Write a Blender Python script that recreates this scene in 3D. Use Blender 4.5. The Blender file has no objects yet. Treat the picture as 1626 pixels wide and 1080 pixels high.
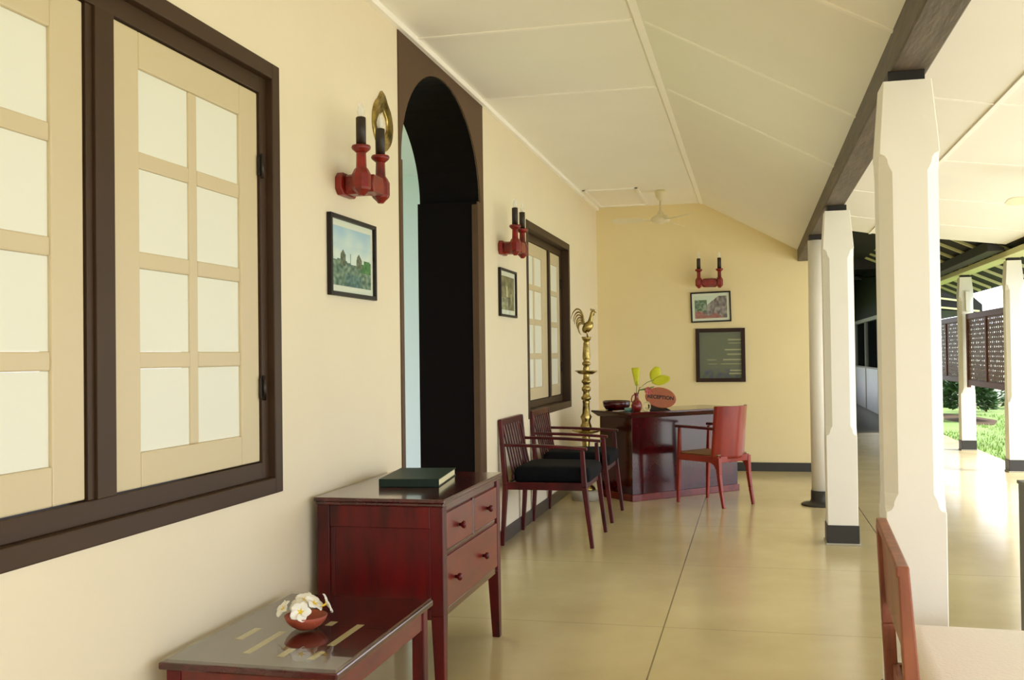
import bpy, bmesh, math, random
from mathutils import Vector, Matrix, noise
random.seed(7)
C = bpy.context.scene
COL = C.collection
PI = math.pi

# ------------------------------------------------------------------ materials
def lin(c):
    return tuple(((v / 12.92) if v <= 0.04045 else ((v + 0.055) / 1.055) ** 2.4) for v in [x / 255 for x in c]) + (1,)

def mat(name, rgb, rough=0.5, metal=0.0, coat=0.0, bump=0.0, bscale=60, var=0.0, vscale=3, stretch=(1, 1, 1), spec=0.5, dark=None, trans=0.0, srgb=True):
    m = bpy.data.materials.new(name); m.use_nodes = True
    nt = m.node_tree; b = nt.nodes['Principled BSDF']
    col = lin(rgb) if srgb else tuple(rgb) + (1,)
    b.inputs['Base Color'].default_value = col
    b.inputs['Roughness'].default_value = rough
    b.inputs['Metallic'].default_value = metal
    b.inputs['Coat Weight'].default_value = coat
    b.inputs['Coat Roughness'].default_value = 0.08
    b.inputs['Specular IOR Level'].default_value = spec
    b.inputs['Transmission Weight'].default_value = trans
    if var or bump:
        tc = nt.nodes.new('ShaderNodeTexCoord'); mp = nt.nodes.new('ShaderNodeMapping')
        mp.inputs['Scale'].default_value = stretch
        nt.links.new(tc.outputs['Object'], mp.inputs['Vector'])
    if var:
        n = nt.nodes.new('ShaderNodeTexNoise'); n.inputs['Scale'].default_value = vscale
        n.inputs['Detail'].default_value = 6; n.inputs['Roughness'].default_value = 0.6
        nt.links.new(mp.outputs['Vector'], n.inputs['Vector'])
        r = nt.nodes.new('ShaderNodeValToRGB')
        d = lin(dark) if dark else tuple(v * (1 - var) for v in col[:3]) + (1,)
        r.color_ramp.elements[0].color = d; r.color_ramp.elements[0].position = 0.3
        r.color_ramp.elements[1].color = col; r.color_ramp.elements[1].position = 0.68
        nt.links.new(n.outputs['Fac'], r.inputs['Fac'])
        nt.links.new(r.outputs['Color'], b.inputs['Base Color'])
    if bump:
        n2 = nt.nodes.new('ShaderNodeTexNoise'); n2.inputs['Scale'].default_value = bscale; n2.inputs['Detail'].default_value = 4
        nt.links.new(mp.outputs['Vector'], n2.inputs['Vector'])
        bp = nt.nodes.new('ShaderNodeBump'); bp.inputs['Strength'].default_value = bump; bp.inputs['Distance'].default_value = 0.01
        nt.links.new(n2.outputs['Fac'], bp.inputs['Height'])
        nt.links.new(bp.outputs['Normal'], b.inputs['Normal'])
    return m

M = {}
M['wall'] = mat('cream_plaster', (234, 222, 192), 0.75, bump=0.15, bscale=14, var=0.04, vscale=1.5)
M['ochre'] = mat('ochre_plaster', (236, 220, 170), 0.75, bump=0.15, bscale=14, var=0.05, vscale=1.2)
M['ceil'] = mat('ceiling_board', (248, 245, 234), 0.7, var=0.03, vscale=1.2)
M['ceilw'] = mat('ceiling_batten', (253, 250, 240), 0.6)
M['white'] = mat('column_paint', (240, 236, 224), 0.55, bump=0.1, bscale=20, var=0.04, vscale=2)
M['plinth'] = mat('charcoal_plinth', (48, 46, 42), 0.45, bump=0.1, bscale=40)
M['slotlight'] = mat('pale_slot_light', (206, 190, 146), .5)
M['skirt'] = mat('charcoal_skirting', (66, 56, 48), 0.4)
M['brown'] = mat('brown_paint', (88, 62, 38), 0.5, spec=.3, bump=0.06, bscale=30, var=0.12, vscale=3)
M['frame'] = mat('dark_window_frame', (68, 48, 30), 0.5, spec=.3, var=0.15, vscale=4, stretch=(1, .3, 1))
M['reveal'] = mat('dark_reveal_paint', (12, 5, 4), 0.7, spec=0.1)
M['sash'] = mat('beige_sash_paint', (210, 194, 156), 0.45, bump=0.05, bscale=40)
M['pane'] = mat('white_backed_glass', (232, 232, 214), 0.55)
M['beam'] = mat('weathered_timber', (100, 86, 70), 0.6, bump=0.5, bscale=14, var=0.45, vscale=7, stretch=(3, .5, 3))
M['beamd'] = mat('dark_timber', (32, 26, 20), 0.6, bump=0.3, bscale=20, var=0.3, vscale=6)
M['mahog'] = mat('mahogany', (112, 8, 12), 0.34, coat=0.08, spec=.35, var=0.7, vscale=6, stretch=(1.5, 1.5, .35), dark=(38, 3, 5), bump=0.04, bscale=30)
M['mahogh'] = mat('mahogany_along', (88, 18, 18), 0.2, coat=0.6, var=0.6, vscale=5, stretch=(2, .4, 2), dark=(46, 8, 8))
M['drawer'] = mat('mahogany_drawer', (126, 38, 22), 0.3, coat=0.2, var=0.3, vscale=6, stretch=(2, .5, 2), dark=(92, 24, 18))
M['desk'] = mat('mahogany_panel', (80, 8, 12), 0.15, coat=0.35, spec=.4, var=0.5, vscale=3, dark=(32, 4, 6))
M['chairw'] = mat('chair_mahogany', (92, 12, 14), 0.36, coat=0.08, spec=.35, var=0.5, vscale=9, stretch=(1, 1, .4), dark=(44, 6, 8))
M['chairr'] = mat('red_chair_wood', (158, 48, 22), 0.34, coat=0.12, spec=.4, var=0.35, vscale=6, stretch=(1, 1, .4), dark=(120, 26, 12))
M['loungew'] = mat('lounge_wood', (160, 92, 62), 0.45, coat=0.1, var=0.4, vscale=8, stretch=(2, 2, .4), dark=(116, 60, 40))
M['black'] = mat('black_cushion_fabric', (10, 12, 18), 0.9, bump=0.3, bscale=120, spec=0.2)
M['cream'] = mat('cream_cushion_fabric', (238, 230, 214), 0.85, bump=0.2, bscale=90)
M['red'] = mat('sconce_red_wood', (146, 26, 10), 0.34, coat=0.1, var=0.5, vscale=14, dark=(84, 10, 8))
M['candle'] = mat('dark_candle_tube', (42, 28, 12), 0.45)
M['bulb'] = mat('bulb_glass', (245, 242, 232), 0.1)
M['brass'] = mat('brass', (206, 182, 110), 0.28, metal=1.0, bump=0.12, bscale=50, var=0.6, vscale=16, dark=(96, 76, 32))
M['pale'] = mat('pale_stone', (176, 170, 152), 0.6, bump=0.1)
M['picframe'] = mat('black_frame_wood', (30, 20, 12), 0.45, spec=.3)
M['matw'] = mat('picture_mat', (234, 232, 216), 0.6)
M['green'] = mat('green_book_cloth', (12, 38, 26), 0.45, spec=.3, var=0.2, vscale=20)
M['paper'] = mat('book_pages', (236, 226, 178), 0.8)
M['terra'] = mat('terracotta', (176, 84, 56), 0.5, var=0.3, vscale=20, dark=(140, 56, 38))
M['vase'] = mat('red_glazed_clay', (128, 30, 30), 0.25, coat=0.4)
M['leaf'] = mat('yellow_green_leaf', (206, 208, 44), 0.45, spec=0.3)
M['stem'] = mat('stem_green', (84, 120, 40), 0.5)
M['pink'] = mat('pink_petal', (214, 120, 112), 0.5)
M['petal'] = mat('white_petal', (250, 248, 240), 0.5)
M['yolk'] = mat('petal_yellow_centre', (244, 214, 70), 0.5)
M['plaque'] = mat('plaque_wood', (190, 106, 66), 0.4, var=0.2, vscale=10)
M['ink'] = mat('dark_lettering', (52, 28, 20), 0.5)
M['board'] = mat('olive_board', (104, 102, 74), 0.3, coat=0.6)
M['rim'] = mat('dark_rim_frame', (44, 24, 16), 0.5, spec=.3)
M['fan'] = mat('fan_cream_enamel', (226, 216, 180), 0.35)
M['fand'] = mat('fan_dark_enamel', (70, 68, 58), 0.4)
M['carve'] = mat('carved_brown_wood', (112, 80, 56), 0.5, var=0.3, vscale=12)
M['carver'] = mat('carved_frame_wood', (98, 52, 38), 0.45)
M['rafter'] = mat('cream_rafter_paint', (206, 206, 150), 0.6)
M['deck'] = mat('dark_roof_boards', (24, 24, 18), 0.8, var=0.4, vscale=3)
M['bluew'] = mat('pale_blue_plaster', (214, 226, 236), 0.7)
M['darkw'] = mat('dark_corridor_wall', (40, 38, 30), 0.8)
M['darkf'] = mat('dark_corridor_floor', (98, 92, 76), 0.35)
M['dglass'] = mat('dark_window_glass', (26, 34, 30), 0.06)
M['bounce'] = mat('pale_bounce_ground', (228, 226, 216), 0.9, bump=.4, bscale=60, var=.15, vscale=8)
M['grey'] = mat('grey_paint', (104, 104, 94), 0.5)
M['gwall'] = mat('garden_wall_white', (236, 236, 228), 0.7, var=0.08, vscale=1)
M['metal'] = mat('dark_hinge_metal', (58, 50, 44), 0.35, metal=0.7)
M['steel'] = mat('glass_teal', (110, 160, 150), 0.1, coat=0.5)
M['bush'] = mat('shrub_leaf', (58, 88, 44), 0.55, var=0.4, vscale=4)
M['blade'] = mat('grass_blade', (134, 166, 80), 0.6, var=0.2, vscale=2)
M['soil'] = mat('garden_soil', (88, 66, 42), 0.9, bump=0.5, bscale=8, var=0.3, vscale=3)
M['lawn'] = mat('lawn_turf', (130, 156, 84), 0.9, var=0.25, vscale=1.2, bump=0.5, bscale=30)

def glass_mat(name, ior):
    m = bpy.data.materials.new(name); m.use_nodes = True
    nt = m.node_tree; nt.nodes.clear()
    o = nt.nodes.new('ShaderNodeOutputMaterial'); mix = nt.nodes.new('ShaderNodeMixShader')
    t = nt.nodes.new('ShaderNodeBsdfTransparent'); t.inputs['Color'].default_value = (.97, .99, .975, 1)
    g = nt.nodes.new('ShaderNodeBsdfGlossy'); g.inputs['Roughness'].default_value = 0.015
    f = nt.nodes.new('ShaderNodeFresnel'); f.inputs['IOR'].default_value = ior
    ge = nt.nodes.new('ShaderNodeNewGeometry'); k1 = nt.nodes.new('ShaderNodeMath'); k1.operation = 'SUBTRACT'; k1.inputs[0].default_value = 1
    k2 = nt.nodes.new('ShaderNodeMath'); k2.operation = 'MULTIPLY'
    nt.links.new(ge.outputs['Backfacing'], k1.inputs[1]); nt.links.new(k1.outputs[0], k2.inputs[0]); nt.links.new(f.outputs[0], k2.inputs[1])
    nt.links.new(k2.outputs[0], mix.inputs[0]); nt.links.new(t.outputs[0], mix.inputs[1]); nt.links.new(g.outputs[0], mix.inputs[2])
    nt.links.new(mix.outputs[0], o.inputs['Surface'])
    return m
M['glass'] = glass_mat('clear_table_glass', 1.75)
M['pglass'] = glass_mat('matte_picture_glass', 1.18)

def bulb_mat():
    m = bpy.data.materials.new('clear_bulb_glass'); m.use_nodes = True
    nt = m.node_tree; b = nt.nodes['Principled BSDF']; o = nt.nodes['Material Output']
    b.inputs['Base Color'].default_value = (.9, .9, .85, 1); b.inputs['Roughness'].default_value = .1
    t = nt.nodes.new('ShaderNodeBsdfTransparent'); mx = nt.nodes.new('ShaderNodeMixShader'); mx.inputs[0].default_value = .38
    nt.links.new(t.outputs[0], mx.inputs[1]); nt.links.new(b.outputs[0], mx.inputs[2]); nt.links.new(mx.outputs[0], o.inputs['Surface'])
    return m
M['bulb'] = bulb_mat()

def floor_mat():
    m = mat('polished_concrete', (212, 196, 150), 0.17, var=0.18, vscale=0.9, bump=0.03, bscale=5, dark=(192, 174, 128))
    nt = m.node_tree; b = nt.nodes['Principled BSDF']
    b.inputs['Specular IOR Level'].default_value = 0.55
    ramp = [n for n in nt.nodes if n.type == 'VALTORGB'][0]
    tc = [n for n in nt.nodes if n.type == 'TEX_COORD'][0]
    sep = nt.nodes.new('ShaderNodeSeparateXYZ'); nt.links.new(tc.outputs['Object'], sep.inputs[0])
    def mth(op, a, c=None):
        n = nt.nodes.new('ShaderNodeMath'); n.operation = op
        for i, v in enumerate((a, c)):
            if v is None: continue
            if isinstance(v, (int, float)): n.inputs[i].default_value = v
            else: nt.links.new(v, n.inputs[i])
        return n.outputs[0]
    def line(src, pos, w):
        return mth('LESS_THAN', mth('ABSOLUTE', mth('SUBTRACT', src, pos)), w)
    x, y = sep.outputs['X'], sep.outputs['Y']
    s = mth('ADD', line(x, -0.432, .0035), line(x, 0.839, .0035))
    # transverse joints every 1.44 m
    ym = mth('SUBTRACT', mth('MODULO', mth('ADD', y, 14.4 - 4.85 + .72), 1.44), 0.72)
    s = mth('ADD', s, mth('MULTIPLY', mth('LESS_THAN', mth('ABSOLUTE', ym), .003), .55))
    s = mth('MINIMUM', s, 1.0)
    mx = nt.nodes.new('ShaderNodeMix'); mx.data_type = 'RGBA'
    nt.links.new(mth('MULTIPLY', s, .75), mx.inputs['Factor']); nt.links.new(ramp.outputs[0], mx.inputs[6])
    mx.inputs[7].default_value = lin((70, 58, 38))
    # broad worn clouds + fine speckle
    nt.links.new(mx.outputs[2], b.inputs['Base Color'])
    n3 = nt.nodes.new('ShaderNodeTexNoise'); n3.inputs['Scale'].default_value = 2.2; n3.inputs['Detail'].default_value = 5
    nt.links.new(tc.outputs['Object'], n3.inputs['Vector'])
    mr = nt.nodes.new('ShaderNodeMapRange'); mr.inputs['To Min'].default_value = .10; mr.inputs['To Max'].default_value = .27
    nt.links.new(n3.outputs['Fac'], mr.inputs['Value']); nt.links.new(mr.outputs[0], b.inputs['Roughness'])
    return m
M['floor'] = floor_mat()

# ------------------------------------------------------------------ mesh helpers
def BM(): return bmesh.new()

def box(bm, x0, x1, y0, y1, z0, z1, mi=0):
    vs = [bm.verts.new(p) for p in ((x0, y0, z0), (x1, y0, z0), (x1, y1, z0), (x0, y1, z0), (x0, y0, z1), (x1, y0, z1), (x1, y1, z1), (x0, y1, z1))]
    for f in ((3, 2, 1, 0), (4, 5, 6, 7), (0, 1, 5, 4), (1, 2, 6, 5), (2, 3, 7, 6), (3, 0, 4, 7)):
        fc = bm.faces.new([vs[i] for i in f]); fc.material_index = mi
    return vs

def hexa(bm, b4, t4):
    """bottom 4 points and top 4 points, both counter-clockwise from above"""
    vs = [bm.verts.new(p) for p in list(b4) + list(t4)]
    for f in ((3, 2, 1, 0), (4, 5, 6, 7), (0, 1, 5, 4), (1, 2, 6, 5), (2, 3, 7, 6), (3, 0, 4, 7)):
        bm.faces.new([vs[i] for i in f])

def bar(bm, p0, p1, w0, d0, w1=None, d1=None, up=(0, 0, 1)):
    """rectangular bar between two points, w along side, d along the other axis"""
    w1 = w0 if w1 is None else w1; d1 = d0 if d1 is None else d1
    p0 = Vector(p0); p1 = Vector(p1); ax = (p1 - p0).normalized(); up = Vector(up)
    if abs(ax.dot(up)) > .95: up = Vector((0, 1, 0))
    s = ax.cross(up).normalized(); u = s.cross(ax).normalized()
    def q(p, w, d): return [p - s * w / 2 - u * d / 2, p + s * w / 2 - u * d / 2, p + s * w / 2 + u * d / 2, p - s * w / 2 + u * d / 2]
    hexa(bm, q(p0, w0, d0), q(p1, w1, d1))

def ring_loft(bm, rings, cap=True, smooth=False):
    vr = [[bm.verts.new(p) for p in r] for r in rings]
    n = len(rings[0])
    for a, b in zip(vr[:-1], vr[1:]):
        for i in range(n):
            f = bm.faces.new([a[i], a[(i + 1) % n], b[(i + 1) % n], b[i]]); f.smooth = smooth
    if cap:
        bm.faces.new(list(reversed(vr[0]))); bm.faces.new(vr[-1])

def lathe(bm, prof, cx=0, cy=0, n=24, cap=True, smooth=True):
    rings = [[(cx + max(r, 1e-4) * math.cos(2 * PI * i / n), cy + max(r, 1e-4) * math.sin(2 * PI * i / n), z) for i in range(n)] for r, z in prof]
    ring_loft(bm, rings, cap, smooth)

def tube(bm, pts, rad, n=8, smooth=True):
    pts = [Vector(p) for p in pts]
    rads = rad if isinstance(rad, (list, tuple)) else [rad] * len(pts)
    rings = []
    prev = None
    for i, p in enumerate(pts):
        t = (pts[min(i + 1, len(pts) - 1)] - pts[max(i - 1, 0)]).normalized()
        ref = prev if prev is not None else (Vector((0, 0, 1)) if abs(t.z) < .9 else Vector((1, 0, 0)))
        s = t.cross(ref)
        if s.length < 1e-4: s = t.cross(Vector((0, 1, 0)))
        s.normalize(); u = s.cross(t).normalized(); prev = u
        rings.append([p + (s * math.cos(2 * PI * k / n) + u * math.sin(2 * PI * k / n)) * rads[i] for k in range(n)])
    ring_loft(bm, rings, True, smooth)

def prism(bm, poly, axis, a0, a1):
    """extrude 2D polygon; axis X: poly=(y,z); Y: (x,z); Z: (x,y)"""
    def P(p, a):
        return (a, p[0], p[1]) if axis == 'X' else ((p[0], a, p[1]) if axis == 'Y' else (p[0], p[1], a))
    v0 = [bm.verts.new(P(p, a0)) for p in poly]; v1 = [bm.verts.new(P(p, a1)) for p in poly]
    bm.faces.new(v0); bm.faces.new(v1)
    for i in range(len(poly)):
        j = (i + 1) % len(poly); bm.faces.new([v0[i], v0[j], v1[j], v1[i]])

def ellipsoid(bm, c, r, rot=None, seg=16, rings=10):
    m = Matrix.Translation(c) @ (rot.to_4x4() if rot else Matrix()) @ Matrix.Diagonal((r[0], r[1], r[2], 1))
    g = bmesh.ops.create_uvsphere(bm, u_segments=seg, v_segments=rings, radius=1, matrix=m)
    for v in g['verts']:
        for f in v.link_faces: f.smooth = True

def obj(name, bm, m, parent=None, bevel=0.0, loc=None, rotz=0.0, seg=2):
    bmesh.ops.recalc_face_normals(bm, faces=bm.faces)
    me = bpy.data.meshes.new(name); bm.to_mesh(me); bm.free()
    for k in (m if isinstance(m, (list, tuple)) else [m]): me.materials.append(k)
    o = bpy.data.objects.new(name, me); COL.objects.link(o)
    if loc: o.location = loc
    if rotz: o.rotation_euler = (0, 0, rotz)
    if parent: o.parent = parent
    if bevel:
        b = o.modifiers.new('bevel', 'BEVEL'); b.width = bevel; b.segments = seg; b.limit_method = 'ANGLE'; b.angle_limit = math.radians(40)
    return o

def thing(name, label, cat, loc=(0, 0, 0), rotz=0.0, group=None):
    o = bpy.data.objects.new(name, None); COL.objects.link(o); o.empty_display_size = .1
    o.location = loc; o.rotation_euler = (0, 0, rotz); o['label'] = label; o['category'] = cat
    if group: o['group'] = group
    return o

def tag(o, label, cat, group=None):
    o['label'] = label; o['category'] = cat
    if group: o['group'] = group
    return o

def struct(name, bm, m, parent=None, bevel=0.0):
    o = obj(name, bm, m, parent, bevel)
    if not parent: o['kind'] = 'structure'
    return o

def dup(root, loc, rotz=None, label=None, group=None):
    r = root.copy(); COL.objects.link(r); r.location = loc
    if rotz is not None: r.rotation_euler = (0, 0, rotz)
    if label: r['label'] = label
    if group: r['group'] = group
    for ch in list(root.children):
        c = ch.copy(); COL.objects.link(c); c.parent = r
        for g in ch.children:
            d = g.copy(); COL.objects.link(d); d.parent = c
    return r

# ------------------------------------------------------------------ dimensions
XW = -1.712      # left wall face
TH = 0.39        # its thickness
YB = 11.42       # back wall face
H = 2.98         # flat ceiling
XR = -0.528      # where the ceiling starts to slope
XE = 2.85        # veranda floor edge
Y0 = -9.0        # near end of the veranda

# floor, lawn
bm = BM(); box(bm, -6, XE, Y0, 16.9, -.2, 0); struct('floor', bm, M['floor'])
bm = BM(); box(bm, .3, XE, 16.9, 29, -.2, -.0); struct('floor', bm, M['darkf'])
bm = BM()
v = [bm.verts.new(p) for p in ((-60, -60, -.07 - .14), (60, -60, -.21), (60, 80, -.21), (-60, 80, -.21))]; bm.faces.new(v)
struct('ground', bm, M['lawn'])
bm = BM()
N = 26
g = [[bm.verts.new((XE + .0 + (22 * i / N), -12 + 46 * j / N, -.05 + .03 * noise.noise(Vector((i * .7, j * .7, 0))) * (i > 0))) for j in range(N + 1)] for i in range(N + 1)]
for i in range(N):
    for j in range(N): bm.faces.new([g[i][j], g[i + 1][j], g[i + 1][j + 1], g[i][j + 1]])
lawn = struct('lawn', bm, M['lawn'])
bm = BM(); box(bm, XE, 26, -14, 11.3, -.06, .005 - .03); struct('bounce_court', bm, M['bounce'])  # added pale ground out of view, bounces daylight up to the ceiling

# left wall with window and arch openings
W1 = (1.39, 3.458, .808, 2.392)
W2 = (7.70, 9.61, .803, 2.374)
AL, AR, ASP, AAP = 4.80, 6.31, 2.30, 2.89    # arch
bm = BM()
xb = XW - TH
box(bm, xb, XW, Y0, W1[0] + .03, 0, H)
box(bm, xb, XW, W1[0] + .03, W1[1] - .03, 0, W1[2] + .03); box(bm, xb, XW, W1[0] + .03, W1[1] - .03, W1[3] - .03, H)
box(bm, xb, XW, W1[1] - .03, AL, 0, H)
box(bm, xb, XW, AR, W2[0] + .03, 0, H)
box(bm, xb, XW, W2[0] + .03, W2[1] - .03, 0, W2[2] + .03); box(bm, xb, XW, W2[0] + .03, W2[1] - .03, W2[3] - .03, H)
box(bm, xb, XW, W2[1] - .03, YB + .2, 0, H)
NA = 28
def arch_pt(t, ins=0.0):
    c = (AL + AR) / 2; a = (AR - AL) / 2 - ins; b = AAP - ASP - ins
    return (c - a * math.cos(t), ASP + b * math.sin(t))
for i in range(NA):
    p, q = arch_pt(PI * i / NA), arch_pt(PI * (i + 1) / NA)
    prism(bm, [(p[0], p[1]), (q[0], q[1]), (q[0], H), (p[0], H)], 'X', xb, XW)
struct('wall_left', bm, M['wall'])

# painted brown surround of the arch with dark reveal : door_1
d1 = bpy.data.objects.new('door_1', None); COL.objects.link(d1); d1['kind'] = 'structure'
SL, SR = 4.773, 6.40
bm = BM()
f0, f1 = XW - .002, XW + .006
box(bm, f0, f1, SL, AL + .02, 0, ASP); box(bm, f0, f1, AR - .06, SR, 0, ASP)
box(bm, f0, f1, SL, AL, ASP, H - .002); box(bm, f0, f1, AR, SR, ASP, H - .002)
for i in range(NA):
    p, q = arch_pt(PI * i / NA), arch_pt(PI * (i + 1) / NA)
    prism(bm, [(p[0], p[1]), (q[0], q[1]), (q[0], H - .002), (p[0], H - .002)], 'X', f0, f1)
struct('arch_surround', bm, M['brown'], d1)
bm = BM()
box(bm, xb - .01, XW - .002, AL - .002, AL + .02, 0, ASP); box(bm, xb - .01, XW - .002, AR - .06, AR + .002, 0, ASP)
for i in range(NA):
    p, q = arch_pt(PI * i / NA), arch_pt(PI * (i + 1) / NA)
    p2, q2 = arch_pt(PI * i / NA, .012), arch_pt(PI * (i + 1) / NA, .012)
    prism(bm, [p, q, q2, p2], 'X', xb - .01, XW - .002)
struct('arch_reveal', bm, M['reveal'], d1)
bm = BM(); box(bm, XW - .03, XW + .012, AR - .075, AR - .045, 0, ASP - .02)
struct('arch_bead', bm, M['brown'], d1, .004)

# interior room seen through the arch
bm = BM()
box(bm, -6, xb, 10.0, 10.2, 0, 3.2)
box(bm, -6, xb, 2.2, 2.4, 0, 3.2)
struct('wall_inner', bm, M['bluew'])
bm = BM(); box(bm, -6.0, xb, 2.2, 10.2, 3.2, 3.3); struct('ceiling_inner', bm, M['bluew'])

# back wall
bm = BM()
prism(bm, [(XW - TH, 0), (.62, 0), (.62, 2.292), (.494, 2.292), (.494, 2.42), (XR, H), (XW - TH, H)], 'Y', YB, YB + .25)
box(bm, .37, .62, YB + .25, 16.9, 0, 3.25)
struct('wall_back', bm, M['ochre'])

# skirtings
bm = BM()
for a, b in ((Y0, SL), (SR, YB)): box(bm, XW, XW + .014, a, b, 0, .096)
struct('baseboard_left', bm, M['skirt'], None, .003)
bm = BM(); box(bm, XW + .014, .62, YB - .014, YB, 0, .096); box(bm, .62, .634, YB - .014, 16.9, 0, .096)
struct('baseboard_back', bm, M['plinth'], None, .003)

# left ceiling: flat strip and slope
def zslope(x): return H + (x - XR) * (2.40 - H) / (.531 - XR)
bm = BM()
prism(bm, [(XW - TH, H), (XR, H), (.56, zslope(.56)), (.56, zslope(.56) + .03), (XR, H + .03), (XW - TH, H + .03)], 'Y', Y0, YB + .2)
struct('ceiling', bm, M['ceil'])
# right ceiling
def zr(x): return 2.57 + (1.25 - x) * .18 if x < 1.25 else 2.57 - (x - 1.25) * .128
bm = BM()
prism(bm, [(.61, zr(.61)), (1.25, zr(1.25)), (2.78, zr(2.78)), (2.78, zr(2.78) + .03), (1.25, zr(1.25) + .03), (.61, zr(.61) + .03)], 'Y', Y0, YB)
struct('ceiling', bm, M['ceil'])
# battens
def trim(n, bm, m=None): return struct('trim_%d' % n, bm, m or M['ceilw'], None, .002)
bm = BM(); box(bm, XR - .02, XR + .02, Y0, YB, H - .012, H + .002); trim(1, bm)
bm = BM(); box(bm, XW, XW + .03, Y0, YB, H - .03, H + .001); trim(2, bm)
k = 3
for y in (3.72, 5.03, 6.34):
    bm = BM()
    box(bm, XW + .03, XR - .028, y - .014, y + .014, H - .007, H + .001)
    hexa(bm, [(XR + .028, y - .014, zslope(XR + .028) - .007), (.50, y - .014, zslope(.50) - .007), (.50, y + .014, zslope(.50) - .007), (XR + .028, y + .014, zslope(XR + .028) - .007)],
         [(XR + .028, y - .014, zslope(XR + .028) + .001), (.50, y - .014, zslope(.50) + .001), (.50, y + .014, zslope(.50) + .001), (XR + .028, y + .014, zslope(XR + .028) + .001)])
    trim(k, bm); k += 1
bm = BM(); box(bm, 1.235, 1.265, Y0, YB, 2.562, 2.574); trim(k, bm, M['ceil']); k += 1
for y in (4.1, 5.63, 7.2, 8.8, 10.3):
    bm = BM()
    for xa, xc in ((.63, 1.235), (1.265, 2.6)):
        hexa(bm, [(xa, y - .012, zr(xa) - .006), (xc, y - .012, zr(xc) - .006), (xc, y + .012, zr(xc) - .006), (xa, y + .012, zr(xa) - .006)],
             [(xa, y - .012, zr(xa) + .001), (xc, y - .012, zr(xc) + .001), (xc, y + .012, zr(xc) + .001), (xa, y + .012, zr(xa) + .001)])
    trim(k, bm); k += 1
# ceiling hatch outline near the back wall
bm = BM()
for a in ((-1.66, -1.10, 10.13, 10.16), (-1.66, -1.10, 11.26, 11.29), (-1.13, -1.10, 10.13, 11.29), (-1.66, -1.63, 10.13, 11.29)):
    box(bm, *a, H - .012, H + .001)
trim(k, bm); k += 1

# roof deck above everything
def zd(x): return 2.34 + .45 * (2.65 - x)
bm = BM()
prism(bm, [(.40, zd(.40) + .032), (3.18, zd(3.18) + .032), (3.18, zd(3.18) + .08), (.40, zd(.40) + .08)], 'Y', Y0, 17.2)
prism(bm, [(-6.2, 3.55), (.42, zd(.42) + .1), (.42, zd(.42) + .16), (-6.2, 3.61)], 'Y', Y0, 29)
struct('roof', bm, M['deck'])

bm = BM()
prism(bm, [(.625, zd(.625) - .012), (1.72, zd(1.72) - .012), (1.72, zd(1.72) - .001), (.625, zd(.625) - .001)], 'Y', YB + .01, 16.9)
struct('ceiling_lining', bm, M['deck'])
# rafters of the open roof
first = None
ys = [11.55 + .63 * i for i in range(9)]
for i, y in enumerate(ys):
    bm = BM()
    def q(x, dz): return (x, zd(x) + dz)
    prism(bm, [q(.56, 0), q(3.14, 0), q(3.14, .031), q(.56, .031)], 'Y', y - .025, y + .025)
    o = obj('rafter', bm, M['rafter'])
    tag(o, 'cream rafter under the dark open roof beyond the boarded ceiling', 'rafter', 'rafters of the open roof beyond the ceiling')
bm = BM()
prism(bm, [(2.42, 2.335), (2.585, 2.335), (2.585, zd(2.585) - .002), (2.42, zd(2.42) - .002)], 'Y', YB + .03, 17.0)
tag(obj('purlin_beam', bm, M['beamd'], None, .004), 'dark timber beam crossing under the rafters inside the pale wall plate', 'beam')
bm = BM()
prism(bm, [(2.60, 2.275), (2.78, 2.275), (2.78, 2.335), (2.60, 2.335)], 'Y', Y0, 17.0)
tag(obj('wall_plate', bm, M['rafter'], None, .004), 'pale wall plate resting on the outer columns beside the lawn', 'beam')

# main beam
bm = BM(); box(bm, .495, .625, Y0, YB, 2.295, 2.72)
tag(obj('ceiling_beam', bm, M['beam'], None, .006), 'weathered dark timber beam running over the middle columns', 'beam')

# ------------------------------------------------------------------ columns
def column(x, y, label, group, top=2.255, s=1.0, capz=2.296, bh=.133):
    t = thing('column', label, 'column', (x, y, 0), 0, group)
    prof = [(bh, .098, .003), (.735, .1, .003), (.742, .1, .018), (.755, .1, .026), (.77, .1, .028), (.785, .1, .034), (.80, .1, .042),
            (1.93, .1, .042), (1.945, .1, .034), (1.96, .1, .028), (1.975, .1, .026), (1.988, .1, .018), (1.995, .1, .003), (2.03, .0985, .003), (top, .081, .003)]
    rings = []
    for z, w, c in prof:
        w *= s; c *= s
        rings.append([(-w + c, -w, z), (w - c, -w, z), (w, -w + c, z), (w, w - c, z), (w - c, w, z), (-w + c, w, z), (-w, w - c, z), (-w, -w + c, z)])
    bm = BM(); ring_loft(bm, rings); obj('shaft', bm, M['white'], t)
    bm = BM(); box(bm, -.105 * s, .105 * s, -.105 * s, .105 * s, 0.012, bh); obj('plinth', bm, M['plinth'], t, .004)
    bm = BM(); box(bm, -.112 * s, .112 * s, -.112 * s, .112 * s, 0, .013); obj('mortar_bed', bm, M['pale'], t, .003)
    bm = BM(); box(bm, -.062 * s, .062 * s, -.062 * s, .062 * s, top, capz); obj('cap_block', bm, M['beamd'], t, .003)
    return t
column(.547, 3.85, 'nearest cream chamfered column, behind the lounge chair', 'middle columns under the beam', bh=.09)
column(.574, 7.21, 'cream chamfered column with charcoal plinth, second from the camera', 'middle columns under the beam')
column(2.712, 11.68, 'slender cream column at the right edge beside the lawn', 'outer columns beside the lawn', top=2.245, s=.88, capz=2.276)
column(2.702, 14.12, 'cream outer column between the two carved screens', 'outer columns beside the lawn', top=2.245, s=.88, capz=2.276)
t = thing('round_column', 'round cream column with black ring base by the back wall', 'column', (.548, 8.95, 0))
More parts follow.
